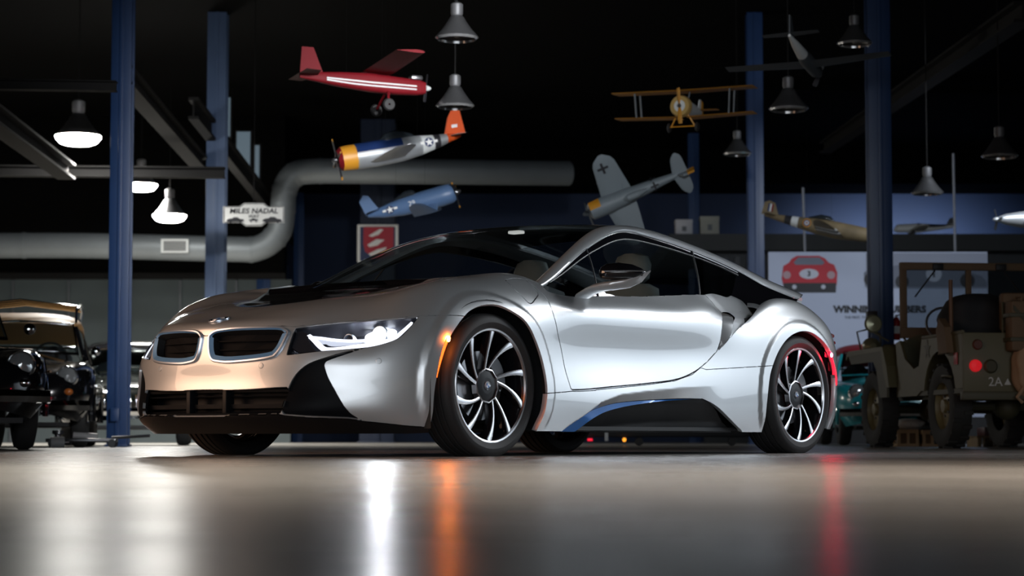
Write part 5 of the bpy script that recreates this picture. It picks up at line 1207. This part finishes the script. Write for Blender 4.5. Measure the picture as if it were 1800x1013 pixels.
# ================================================================ classic cars at the left and the teal one at the right
BLK = mat('black_paint', (.006, .006, .007), .12, 0, 1.0); TEAL = mat('teal_paint', (.012, .30, .35), .3, 0, .8); CHROME = mat('chrome', (.75, .75, .76), .07, 1.0)
WOOD = mat('tan_top', (.42, .22, .07), .55); CGLASS = glass_mat('classic_glass', (.55, .62, .62)); HLG = mat('headlamp_glass', (.45, .47, .48), .08, .6, 1)
TYREW = mat('old_tyre', (.02, .02, .02), .7)
def classic_car(label, loc, rz, paint, top=None, rack=False, lamps=HLG, grille=False, tall=1.0, roof_m=None, amber=False):
    o = thing('classic_car', label, 'car', loc, rz)
    # body: a rounded pontoon hull from spline stations (x forward, half width, sill, shoulder, crown)
    X = [(2.02, .30, .34, .50, .52), (1.95, .56, .28, .60, .62), (1.75, .76, .24, .70, .70), (1.3, .83, .22, .78, .76), (.8, .83, .22, .80, .84), (.3, .82, .22, .81, .90), (-.4, .82, .22, .81, .90), (-.9, .83, .22, .80, .88), (-1.4, .82, .24, .74, .80), (-1.8, .72, .28, .60, .66), (-1.98, .40, .34, .46, .50)]
    R = []
    for x, w_, zs, zh, zc in X:
        half = [(w_*.86, zs), (w_*.97, zs+(zh-zs)*.25), (w_, zs+(zh-zs)*.6), (w_*.97, zh-.06), (w_*.88, zh), (w_*.72, zh+.005), (w_*.55, (zh+zc)/2), (w_*.3, zc), (0, zc+.01)]
        R.append([(x, y, z*tall) for y, z in half]+[(x, -y, z*tall) for y, z in half[-2::-1]])
    R = np.array(R); uu = np.linspace(0, len(X)-1, 46); t = np.arange(len(X), dtype=float); M = nat_spline(t, R); RR = sp_eval(t, R, M, uu)
    V = RR.reshape(-1, 3); n = RR.shape[1]; F = []
    for i in range(45):
        for j in range(n-1):
            q = [i*n+j, i*n+j+1, (i+1)*n+j+1, (i+1)*n+j]; c = V[q].mean(0)
            if any(math.hypot(c[0]-a, c[2]-.33) < .36 and abs(c[1]) > .6 for a in (1.2, -1.15)): continue
            F.append(tuple(q))
    meshobj('body', V, F, paint, o)
    MB().box(-1.85, 1.85, -.6, .6, .2, .24).build('floor_pan', MBLACK, o, smooth=False)
    for a in (1.2, -1.15):
        for s in (1, -1):
            MB().tube([(a+.375*math.cos(b), s*.80, .33+.375*math.sin(b)) for b in np.linspace(-.2, PI+.2, 18)], .025, 6).build('arch_lip', paint, o)
            wn = node('wheel', o, (a, s*.68, .325), (0, 0, 0 if s > 0 else PI))
            MB().lathe([(.19, -.08), (.24, -.085), (.305, -.07), (.325, -.04), (.325, .04), (.305, .07), (.24, .085), (.19, .07)], 40, 'y').build('tyre', TYREW, wn)
            MB().lathe([(.20, .06), (.19, .075), (.16, .05), (.10, .07), (.06, .095), (0, .10)], 32, 'y').build('hub_cap', CHROME, wn)
    for s in (1, -1):
        h = node('headlight', o, (1.86, s*.58, .64*tall), (0, math.radians(-12), 0))
        MB().lathe([(0, .055), (.05, .045), (.085, .02), (.092, 0)], 28, 'x').build('lamp_glass', lamps, h)
        MB().lathe([(.088, .012), (.10, .02), (.11, 0), (.112, -.05), (.10, -.10)], 28, 'x').build('lamp_ring', CHROME, h)
        g = MB().ball((1.93, s*.60, .50*tall), .035, .045, .035, 14).build('indicator', mat('indicator_amber', (.45, .12, .02), .25, 0, .6) if amber else CHROME, o)
    for xb, sg in ((2.08, 1), (-2.04, -1)):
        B = [(xb-.22*sg, .80), (xb-.08*sg, .62), (xb, .35), (xb, 0), (xb, -.35), (xb-.08*sg, -.62), (xb-.22*sg, -.80)]
        MB().loft([[(x+dx*sg, y, .40+dz) for dx, dz in ((-.03, -.05), (.01, -.045), (.03, 0), (.01, .045), (-.03, .05))] for x, y in B]).build('bumper', CHROME, o)
        for y in (.32, -.32): MB().loft([[(xb+.02*sg+.03*sg*math.cos(b), y+.03*math.sin(b), .40+z) for b in np.linspace(0, 2*PI, 12, endpoint=False)] for z in (-.10, -.09, .10, .13)]).build('overrider', CHROME, o)
    if grille:
        for i in range(7): MB().box(1.98, 2.03, -.24+i*.075, -.21+i*.075, .40, .60, bev=.008).build('grille_bar', CHROME, o)
    # windscreen
    def fr(pts, r, nm, m): MB().tube(pts, r, 8, closed=True).build(nm, m, o)
    ws = [(.42, .62, .90*tall), (.12, .55, 1.20*tall), (.12, 0, 1.23*tall), (.12, -.55, 1.20*tall), (.42, -.62, .90*tall), (.5, 0, .92*tall)]
    fr(ws, .016, 'windscreen_frame', CHROME)
    MB().add(ws, [(0, 1, 2, 5), (5, 2, 3, 4)]).build('windscreen', CGLASS, o, smooth=False)
    MB().box(-.75, .25, -.6, .6, .70, .74).build('cockpit', MBLACK, o, smooth=False)
    for y in (.32, -.32): MB().loft([[(x, y+w_*math.cos(b), z+.07*math.sin(b)*.8) for b in np.linspace(0, 2*PI, 14, endpoint=False)] for x, z, w_ in ((-.48, .74, .2), (-.55, .95, .2), (-.60, 1.02, .12))]).build('seat_back', DARK, o)
    sw_ = [(.02+.06*math.sin(b), .32+.17*math.cos(b), .92+.16*math.sin(b)) for b in np.linspace(0, 2*PI, 24, endpoint=False)]
    MB().tube(sw_, .012, 6, closed=True).build('steering_wheel', MBLACK, o)
    if top:
        R = [[(x, w_*math.copysign(abs(math.cos(b))**.7, math.cos(b)), z0+(z1-z0)*max(0, math.sin(b))**.6) for b in np.linspace(0, PI, 20)] for x, w_, z0, z1 in ((.14, .56, 1.17, 1.21), (.0, .60, 1.16, 1.27), (-.4, .63, 1.15, 1.34), (-.8, .63, 1.13, 1.33), (-1.15, .60, 1.08, 1.22), (-1.32, .56, 1.02, 1.06))]
        MB().loft([[(x, y, z*tall) for x, y, z in r] for r in R], False).build('roof', top, o)
        for s in (1, -1):
            for x0, x1 in ((.13, .36), (-.45, -.45), (-1.3, -1.45)): MB().tube([(x0, s*.58, 1.17*tall), (x1, s*.68, .86*tall)], .022, 8).build('roof_pillar', paint, o)
            MB().add([(.30, s*.66, .90*tall), (.10, s*.60, 1.16*tall), (-.43, s*.615, 1.17*tall), (-.43, s*.67, .90*tall)], [(0, 1, 2, 3)]).build('side_window', CGLASS, o, smooth=False)
        fr([(-1.36, .5, 1.03*tall), (-1.36, -.5, 1.03*tall), (-1.55, -.58, .86*tall), (-1.55, .58, .86*tall)], .015, 'rear_window_frame', CHROME)
    if rack:
        for s in (1, -1): MB().tube([(.1, s*.58, 1.22*tall), (.0, s*.58, 1.36*tall), (-.4, s*.60, 1.42*tall), (-.9, s*.60, 1.40*tall), (-1.2, s*.56, 1.24*tall)], .014, 8).build('rack_rail', CHROME, o)
        for x in (.0, -.3, -.6, -.9): MB().tube([(x, .59, 1.385*tall), (x, 0, 1.45*tall), (x, -.59, 1.385*tall)], .011, 6).build('rack_bar', CHROME, o)
    for s in (1, -1):
        MB().tube([(1.5, s*.845, .60), (.5, s*.85, .62), (-.9, s*.85, .60)], .010, 6).build('side_moulding', CHROME, o)
        MB().ball((.45, s*.80, .98), .03, .05, .05, 12).build('door_mirror', CHROME, o)
    return o
classic_car('black open roadster cut by the left edge, round headlamp and chrome bumper towards the viewer', (-4.86, 17.4, 0), -PI/2+.34, BLK)
classic_car('black closed car with tan roof and chrome roof rack, behind the black roadster', (-5.15, 22.0, 0), -PI/2+.16, BLK, WOOD, True, tall=1.06, amber=True)
classic_car('dark classic car with chrome bumper behind the left blue column', (-4.85, 26.8, 0), -PI/2+.14, mat('black_green_paint', (.007, .009, .008), .15, 0, 1), BLK, grille=True, amber=True)
classic_car('teal classic car showing between the coupe tail and the jeep front wheel', (4.88, 27.5, 0), -PI/2-.05, TEAL, mat('dark_red_top', (.25, .02, .03), .5))
# -- tools on the floor beside the left column
jk = thing('floor_jack', 'low grey trolley jack lying on the floor left of the column foot', 'jack', ((150-900)/FPX*19.5, 19.5, 0), .1)
MB().box(-.34, .30, -.11, .11, .05, .085, bev=.01).build('jack_frame', STEEL, jk)
for x in (-.28, .26):
    for y in (-.1, .1): MB().lathe([(0, -.02), (.035, -.02), (.04, 0), (.035, .02), (0, .02)], 16, 'y', M=Matrix.Translation((x, y, .04))).build('jack_wheel', DARK, jk)
MB().tube([(.12, 0, .10), (-.10, 0, .115)], .03, 14).build('jack_cylinder', mat('jack_white', (.5, .5, .5), .35), jk)
MB().lathe([(0, .16), (.05, .16), (.055, .13), (.03, .12), (.03, .085)], 16, M=Matrix.Translation((-.24, 0, 0))).build('jack_saddle', STEEL, jk)
MB().tube([(.25, 0, .09), (.6, 0, .11)], .014, 8).build('jack_handle', STEEL, jk)
cn = thing('steel_canister', 'short pale steel canister lying by the roadster wheel', 'canister', ((103-900)/FPX*19, 19, 0), .3)
MB().tube([(-.06, 0, .05), (.06, 0, .05)], .05, 16).build('can_body', PWHI, cn); MB().tube([(.06, 0, .05), (.10, 0, .05)], .02, 12).build('can_neck', STEEL, cn)
# -- low block added in place of the dark car behind, its tail reflectors glowing
tr_ = thing('car_stand_in', 'low dark stand-in for a car behind, with glowing red and amber reflectors, seen beneath the coupe', 'car stand-in', ((1068-900)/FPX*24, 24, 0))
MB().box(-.45, 1.6, -.2, .2, .10, .6, bev=.02).build('stand_in_block', MBLACK, tr_)
for x in (-.35, .35, 1.4): MB().lathe([(0, -.03), (.045, -.03), (.05, 0), (.045, .03), (0, .03)], 18, 'y', M=Matrix.Translation((x, -.1, .05))).build('stand_in_castor', RUBBER, tr_)
k = 24/FPX
MB().box(-37*k, -28*k, -.235, -.21, .055, .085, bev=.006).build('red_marker', emit_mat('reflector_glow_red', (1, .01, .04), 1.0), tr_)
MB().ball((27*k, -.23, .07), .022, .02, .024, 14).build('amber_marker', emit_mat('reflector_glow_amber', (1, .35, .03), 1.6), tr_)
MB().box(-7*k, -1*k, -.235, -.21, .055, .15, bev=.004).build('white_tag', PWHI, tr_)
# ================================================================ the army jeep
OLIVE = mat('olive_drab', (.085, .075, .035), .55, noise=.18, nscale=5); OLIVED = mat('olive_dark', (.05, .045, .022), .6); JTYRE = mat('jeep_tyre', (.014, .014, .013), .8)
CANVAS = mat('tan_canvas', (.30, .20, .12), .8, noise=.15, nscale=14); BROWN = mat('brown_canvas', (.12, .075, .04), .75, noise=.12, nscale=8); BLKC = mat('black_canvas', (.012, .012, .014), .8)
JFWD = (-.121, .993)
jp = thing('army_jeep', 'olive army jeep seen from behind with open tub and raised windscreen', 'jeep', (4.36, 18.1, 0), math.atan2(JFWD[1], JFWD[0]))
def jw(x, y, flip):
    w_ = node('wheel', jp, (x, y, .36), (0, 0, PI if flip else 0))
    MB().lathe([(.20, -.07), (.24, -.085), (.31, -.09), (.345, -.08), (.355, -.05), (.355, .05), (.345, .08), (.31, .09), (.24, .085), (.20, .07)], 48, 'y').build('tyre', JTYRE, w_)
    for i in range(36):
        a = 2*PI*i/36; M = Matrix.Rotation(a, 4, 'Y')
        MB().box(-.016, .016, .005 if i % 2 else -.085, .085 if i % 2 else -.005, .347, .366, M).build('tread_block', JTYRE, w_, smooth=False)
    MB().lathe([(.205, .03), (.215, .06), (.20, .066), (.185, .02), (.13, .015), (.10, .03), (.06, .035), (.055, .065), (0, .07)], 36, 'y').build('rim', mat('rim_olive', (.16, .14, .065), .5), w_)
    for i in range(5): MB().lathe([(0, .045), (.010, .045), (.012, .03)], 8, 'y', M=Matrix.Translation((.085*math.cos(2*PI*i/5), 0, .085*math.sin(2*PI*i/5)))).build('wheel_nut', STEEL, w_)
for x in (0, 2.03):
    for s in (1, -1): jw(x, s*.62, s < 0)
    MB().tube([(x, -.55, .36), (x, .55, .36)], .04, 10).build('axle', OLIVED, jp); MB().ball((x, .12, .36), .12, .12, .12, 16).build('differential', OLIVED, jp)
for s in (1, -1): MB().box(-.55, 2.45, s*.36-.03, s*.36+.03, .44, .54).build('chassis_rail', OLIVED, jp, smooth=False)
# tub sides with the rear wheel cut-out, outline in (x, z)
def arch(cx, r, z0, n=14): return [(cx+r*math.cos(a), max(z0, .40+r*math.sin(a))) for a in np.linspace(PI, 0, n)]
side = [(-.60, .50), (-.44, .50)]+arch(0, .43, .50)+[(.50, .50), (.62, .46), (1.15, .46), (1.15, .60), (1.22, .95), (1.10, .97), (.95, .80), (.70, .70), (.55, .72), (.46, .96), (-.60, .96)]
for s in (1, -1):
    MB().prism(side, s*.70-.012, s*.70+.012).build('tub_side', OLIVE, jp, smooth=False)
    MB().tube([(-.60, s*.705, .965), (.44, s*.705, .965)], .018, 8).build('tub_rail', OLIVE, jp)
    MB().loft([[(.40*math.cos(a)*1.06, y, .40+.40*math.sin(a)*1.06) for a in np.linspace(.1, PI-.1, 14)] for y in (s*.42, s*.70)], False).build('wheel_box', OLIVED, jp)
    MB().box(-.45, .45, min(s*.40, s*.69), max(s*.40, s*.69), .80, .84, bev=.01).build('side_locker', OLIVE, jp)
    # grab strap and reflector on the side
    MB().tube([(-.35, s*.72, .60), (-.30, s*.745, .61), (-.18, s*.745, .61), (-.13, s*.72, .60)], .012, 6).build('side_handle', OLIVED, jp)
MB().box(-.625, -.60, -.712, .712, .46, .96, bev=.006).build('rear_panel', OLIVE, jp)
MB().box(-.60, 1.25, -.70, .70, .46, .50).build('tub_floor', OLIVED, jp, smooth=False)
MB().box(-.72, -.64, -.75, .75, .40, .47, bev=.01).build('rear_bumper', OLIVED, jp)
for s in (1, -1):
    t = MB().lathe([(0, -.025), (.045, -.022), (.05, 0), (.052, .02)], 22, 'x', M=Matrix.Translation((-.64, s*.61, .685))).build('tail_lamp', mat('jeep_lamp_red', (.45, .01, .015), .3, emit=(1, .02, .03), strength=.35), jp); t['label'] = 'round red tail lamp'
    MB().lathe([(0, -.02), (.045, -.02), (.06, 0), (.06, .02)], 22, 'x', M=Matrix.Translation((-.63, s*.48, .68))).build('round_plate', OLIVED, jp)
    MB().lathe([(0, -.02), (.035, -.02), (.045, 0)], 18, 'x', M=Matrix.Translation((-.63, s*.59, .86))).build('rear_reflector', mat('reflector_brown', (.10, .03, .02), .4), jp)
    MB().box(-.50, -.42, min(s*.715, s*.725), max(s*.715, s*.725), .70, .80, bev=.004).build('side_reflector', mat('reflector_red', (.32, .012, .015), .4), jp)
text_obj('lettering', '2A', .105, mat('stencil_white', (.5, .5, .48), .7), jp, (-.628, .44, .55), (PI/2, 0, -PI/2), .001)
MB().add([(-.63, 0.335+.035*math.cos(a), .545+.035*math.sin(a)) for a in (PI/2, PI*7/6, PI*11/6)], [(0, 1, 2)]).build('stencil_triangle', mat('stencil_white', (.5, .5, .48), .7), jp, smooth=False)
star_side = MB().add([(.30+.10*(1 if t % 2 == 0 else .4)*math.cos(t*PI/5+PI/2), .716, .86+.10*(1 if t % 2 == 0 else .4)*math.sin(t*PI/5+PI/2)) for t in range(10)], [tuple(range(10))]).build('side_star', OLIVED, jp, smooth=False)
# scuttle, windscreen, bonnet, front wings
MB().loft([[(1.22, y, z) for y, z in ((-.70, .5), (-.70, .95), (-.5, 1.03), (.5, 1.03), (.70, .95), (.70, .5))], [(1.38, y, z) for y, z in ((-.66, .5), (-.62, .95), (-.45, 1.04), (.45, 1.04), (.62, .95), (.66, .5))]]).build('scuttle', OLIVE, jp, auto=25)
MB().loft([[(x, y*w_, z) for y, z in ((-.52, .55), (-.52, .92), (-.40, 1.0), (0, 1.04), (.40, 1.0), (.52, .92), (.52, .55))] for x, w_ in ((1.38, 1), (2.42, .86))]).build('bonnet', OLIVE, jp, auto=25)
MB().box(2.42, 2.47, -.46, .46, .50, 1.0, bev=.02).build('radiator_grille', OLIVE, jp)
for s in (1, -1):
    fw_ = [(1.42, .93), (2.55, .93), (2.60, .90), (2.62, .84), (2.55, .88), (1.45, .89), (1.40, .70), (1.30, .55), (1.22, .55), (1.30, .75)]
    MB().prism(fw_, min(s*.45, s*.78), max(s*.45, s*.78)).build('front_wing', OLIVE, jp, smooth=False)
    MB().prism([(1.30, .55), (1.45, .90), (2.55, .90), (2.45, .80), (1.72, .80), (1.62, .72), (1.52, .46), (1.30, .46)], s*.765-.012, s*.765+.012).build('wing_skirt', OLIVED, jp, smooth=False)
    MB().lathe([(0, .03), (.07, .02), (.085, 0), (.08, -.06), (.03, -.10), (0, -.10)], 22, 'x', M=Matrix.Translation((2.52, s*.56, .98))).build('head_lamp', mat('jeep_lamp', (.22, .21, .13), .3, .3), jp)
    MB().tube([(2.50, s*.66, .93), (2.50, s*.70, 1.12), (2.50, s*.58, 1.15), (2.50, s*.47, 1.10), (2.50, s*.46, .93)], .010, 6).build('lamp_guard', OLIVE, jp)
    # windscreen posts
    MB().box(1.24, 1.29, s*.62-.03, s*.62+.03, 1.0, 1.66, bev=.006).build('screen_post', BROWN, jp)
    MB().tube([(1.26, s*.62, 1.0), (1.02, s*.67, .96)], .012, 6).build('screen_stay', OLIVED, jp)
MB().box(1.235, 1.295, -.65, .65, 1.63, 1.70, bev=.008).build('screen_top_rail', BROWN, jp); MB().box(1.235, 1.295, -.65, .65, 1.0, 1.10, bev=.008).build('screen_bottom_rail', BROWN, jp)
MB().box(1.245, 1.285, -.025, .025, 1.1, 1.66, bev=.004).build('screen_centre_post', BROWN, jp)
for s in (1, -1):
    MB().box(1.262, 1.268, min(s*.025, s*.60), max(s*.025, s*.60), 1.1, 1.64).build('screen_glass', glass_mat('jeep_glass', (.55, .58, .6)), jp, smooth=False)
    MB().tube([(1.23, s*.30, 1.66), (1.23, s*.52, 1.38)], .008, 6).build('wiper_arm', MBLACK, jp); MB().box(1.21, 1.24, s*.30-.05, s*.30+.05, 1.63, 1.69, bev=.008).build('wiper_motor', MBLACK, jp)
# mirror on the left wing, canteen-like round lamp
MB().lathe([(0, .015), (.075, .012), (.085, 0), (.07, -.02), (0, -.03)], 22, 'x', M=Matrix.Translation((1.42, .86, 1.14))).build('round_mirror', mat('mirror_olive', (.26, .26, .17), .25, .4), jp)
MB().tube([(1.40, .72, .98), (1.41, .86, 1.06), (1.41, .86, 1.12)], .009, 6).build('mirror_arm', OLIVED, jp)
# steering wheel, seats, tarpaulin, rear backrest
stw = [(.78+.10*math.sin(b), .36+.20*math.cos(b), 1.09+.17*math.sin(b)) for b in np.linspace(0, 2*PI, 28, endpoint=False)]
MB().tube(stw, .012, 8, closed=True).build('steering_wheel', mat('wheel_grey', (.10, .11, .12), .4), jp); MB().tube([(.78, .36, 1.09), (1.15, .36, .75)], .018, 8).build('steering_column', OLIVED, jp)
for y in (.36, -.36):
    MB().box(.28, .68, y-.23, y+.23, .74, .82, bev=.03).build('seat_cushion', BROWN, jp); MB().box(.20, .28, y-.23, y+.23, .84, 1.18, bev=.03).build('seat_back', BROWN, jp)
def lump(c, rx, ry, rz, seed, nm, m, parent=jp):
    rnd = np.random.RandomState(seed); V, F = [], []; n, k_ = 28, 16
    ph = rnd.rand(4)*6
    for i in range(k_+1):
        t = PI*i/k_
        for j in range(n):
            a = 2*PI*j/n; q = 1+.07*math.sin(3*a+ph[0])*math.sin(t)+.05*math.sin(5*a+2*t+ph[1])+.04*math.sin(7*t+ph[2]+a)
            sx = math.copysign(abs(math.cos(a))**.7, math.cos(a)); sy = math.copysign(abs(math.sin(a))**.7, math.sin(a))
            V.append((c[0]+rx*q*math.sin(t)**.6*sx, c[1]+ry*q*math.sin(t)**.6*sy, c[2]-rz*math.cos(t)*(1+.05*math.sin(4*a+ph[3]))))
    for i in range(k_):
        for j in range(n): F.append((i*n+j, i*n+(j+1) % n, (i+1)*n+(j+1) % n, (i+1)*n+j))
    return meshobj(nm, V, F, m, parent)
tarp = lump((.02, .36, 1.10), .18, .30, .22, 3, 'folded_tarpaulin', BLKC, None); tarp.location = jp.location; tarp.rotation_euler = jp.rotation_euler
tag(tarp, 'black folded tarpaulin lying over the jeep seat', 'tarpaulin')
MB().box(-.56, -.44, -.62, .34, .98, 1.30, bev=.03).build('rear_backrest', BROWN, jp)
MB().tube([(-.58, .35, .96), (-.58, .35, 1.22)], .012, 6).build('bow_socket', OLIVED, jp)
# antenna post with brown holster near the left rear
MB().tube([(-.30, .70, .86), (-.30, .70, 1.42)], .018, 8).build('tool_handle', mat('handle_wood', (.12, .06, .03), .6), jp)
MB().prism([(-.40, .80), (-.18, .80), (-.12, 1.0), (-.20, 1.10), (-.34, 1.02)], .715, .775).build('canvas_holster', BROWN, jp, smooth=False)
jc = thing('jerry_can', 'brown jerry can strapped to the back of the jeep', 'can', tuple(jp.matrix_basis @ Vector((-.74, -.06, .74))) if False else (0, 0, 0))
jc.location = jp.location; jc.rotation_euler = jp.rotation_euler
MB().box(-.80, -.64, -.02, .36, .80, 1.22, bev=.03).build('can_body', BROWN, jc)
for z in (.88, 1.08): MB().box(-.81, -.63, -.03, .37, z, z+.035, bev=.006).build('can_strap', OLIVED, jc)
for y in (.08, .17, .26): MB().tube([(-.78, y, 1.21), (-.78, y, 1.25), (-.66, y, 1.25), (-.66, y, 1.21)], .01, 6).build('can_handle', BROWN, jc)
MB().prism([(.02, .84), (.34, 1.18), (.34, 1.14), (.06, .84)], -.806, -.80, axis='x').build('pressed_ridge', OLIVED, jc, smooth=False)
bag = lump((-.74, .19, .66), .085, .135, .22, 8, 'canvas_bag', CANVAS, None); bag.location = jp.location; bag.rotation_euler = jp.rotation_euler
tag(bag, 'tan canvas bag hanging on the back of the jeep', 'bag')
MB().tube([(-.78, .21, .86), (-.83, .22, 1.0), (-.82, .22, 1.20)], .014, 6).build('bag_strap', CANVAS, bag)
MB().tube([(-.80, .26, .50), (-.80, .32, .42), (-.79, .27, .38)], .016, 6).build('bag_tie', CANVAS, bag)
# -- crates and pallet behind the jeep
PINE = mat('pine_wood', (.36, .24, .12), .6, noise=.2, nscale=9)
def crate(loc, w_, d_, h_, label, rz=0, m=PINE):
    o = thing('wooden_crate', label, 'crate', loc, rz)
    MB().box(-w_/2+.02, w_/2-.02, -d_/2+.02, d_/2-.02, .01, h_-.02).build('crate_lining', mat('crate_dark', (.10, .055, .02), .7), o, smooth=False)
    for x in (-w_/2, -.015, w_/2-.03): 
        for y in (-d_/2, d_/2-.02): MB().box(x, x+.03, y, y+.02, 0, h_).build('upright', m, o, smooth=False)
    for z in (0, h_-.03):
        for y in (-d_/2-.006, d_/2-.014): MB().box(-w_/2, w_/2, y, y+.02, z, z+.03).build('plank', m, o, smooth=False)
        for x in (-w_/2-.006, w_/2-.014): MB().box(x, x+.02, -d_/2, d_/2, z, z+.03).build('plank', m, o, smooth=False)
    for i in range(4): MB().box(-w_/2, w_/2, -d_/2+i*d_/4, -d_/2+(i+.9)*d_/4, h_, h_+.012).build('lid_plank', m, o, smooth=False)
    return o
crate(((1590-900)/FPX*22.5, 22.5, 0), .22, .3, .17, 'pale slatted wooden crate on the floor behind the jeep, left of two')
crate(((1632-900)/FPX*22.4, 22.4, 0), .20, .3, .16, 'slatted wooden crate on the floor touching the jeep rear wheel in view')
tag(MB().build, None) if False else None
pb_ = thing('paper_parcel', 'white wrapped parcel lying on the slatted crates under the jeep', 'parcel', ((1596-900)/FPX*22.5, 22.5, .185))
lump((0, 0, .055), .16, .12, .055, 5, 'wrapping', PWHI, pb_); MB().tube([(.0, -.125, .05), (0, 0, .112), (0, .125, .05)], .005, 6).build('string', PDGR, pb_)
pl_ = thing('wooden_pallet', 'small wooden pallet on the floor under the rear of the jeep', 'pallet', ((1738-900)/FPX*21.5, 21.5, 0))
for x in (-.16, 0, .16): MB().box(x-.02, x+.02, -.25, .25, 0, .09).build('bearer', PINE, pl_, smooth=False)
for i in range(5): MB().box(-.19, .19, -.25+i*.11, -.17+i*.11, .09, .108).build('plank', PINE, pl_, smooth=False)
tag(MB().box(-.14, .14, -.2, .15, 0, .09, bev=.01).build('toolbox_body', mat('toolbox_red', (.10, .015, .015), .4), tb_ := thing('toolbox', 'dark red toolbox on the wooden pallet under the jeep', 'toolbox', ((1745-900)/FPX*21.5, 21.5, .109))))
MB().tube([(-.07, 0, .085), (-.06, 0, .12), (.06, 0, .12), (.07, 0, .085)], .008, 6).build('toolbox_handle', STEEL, tb_)
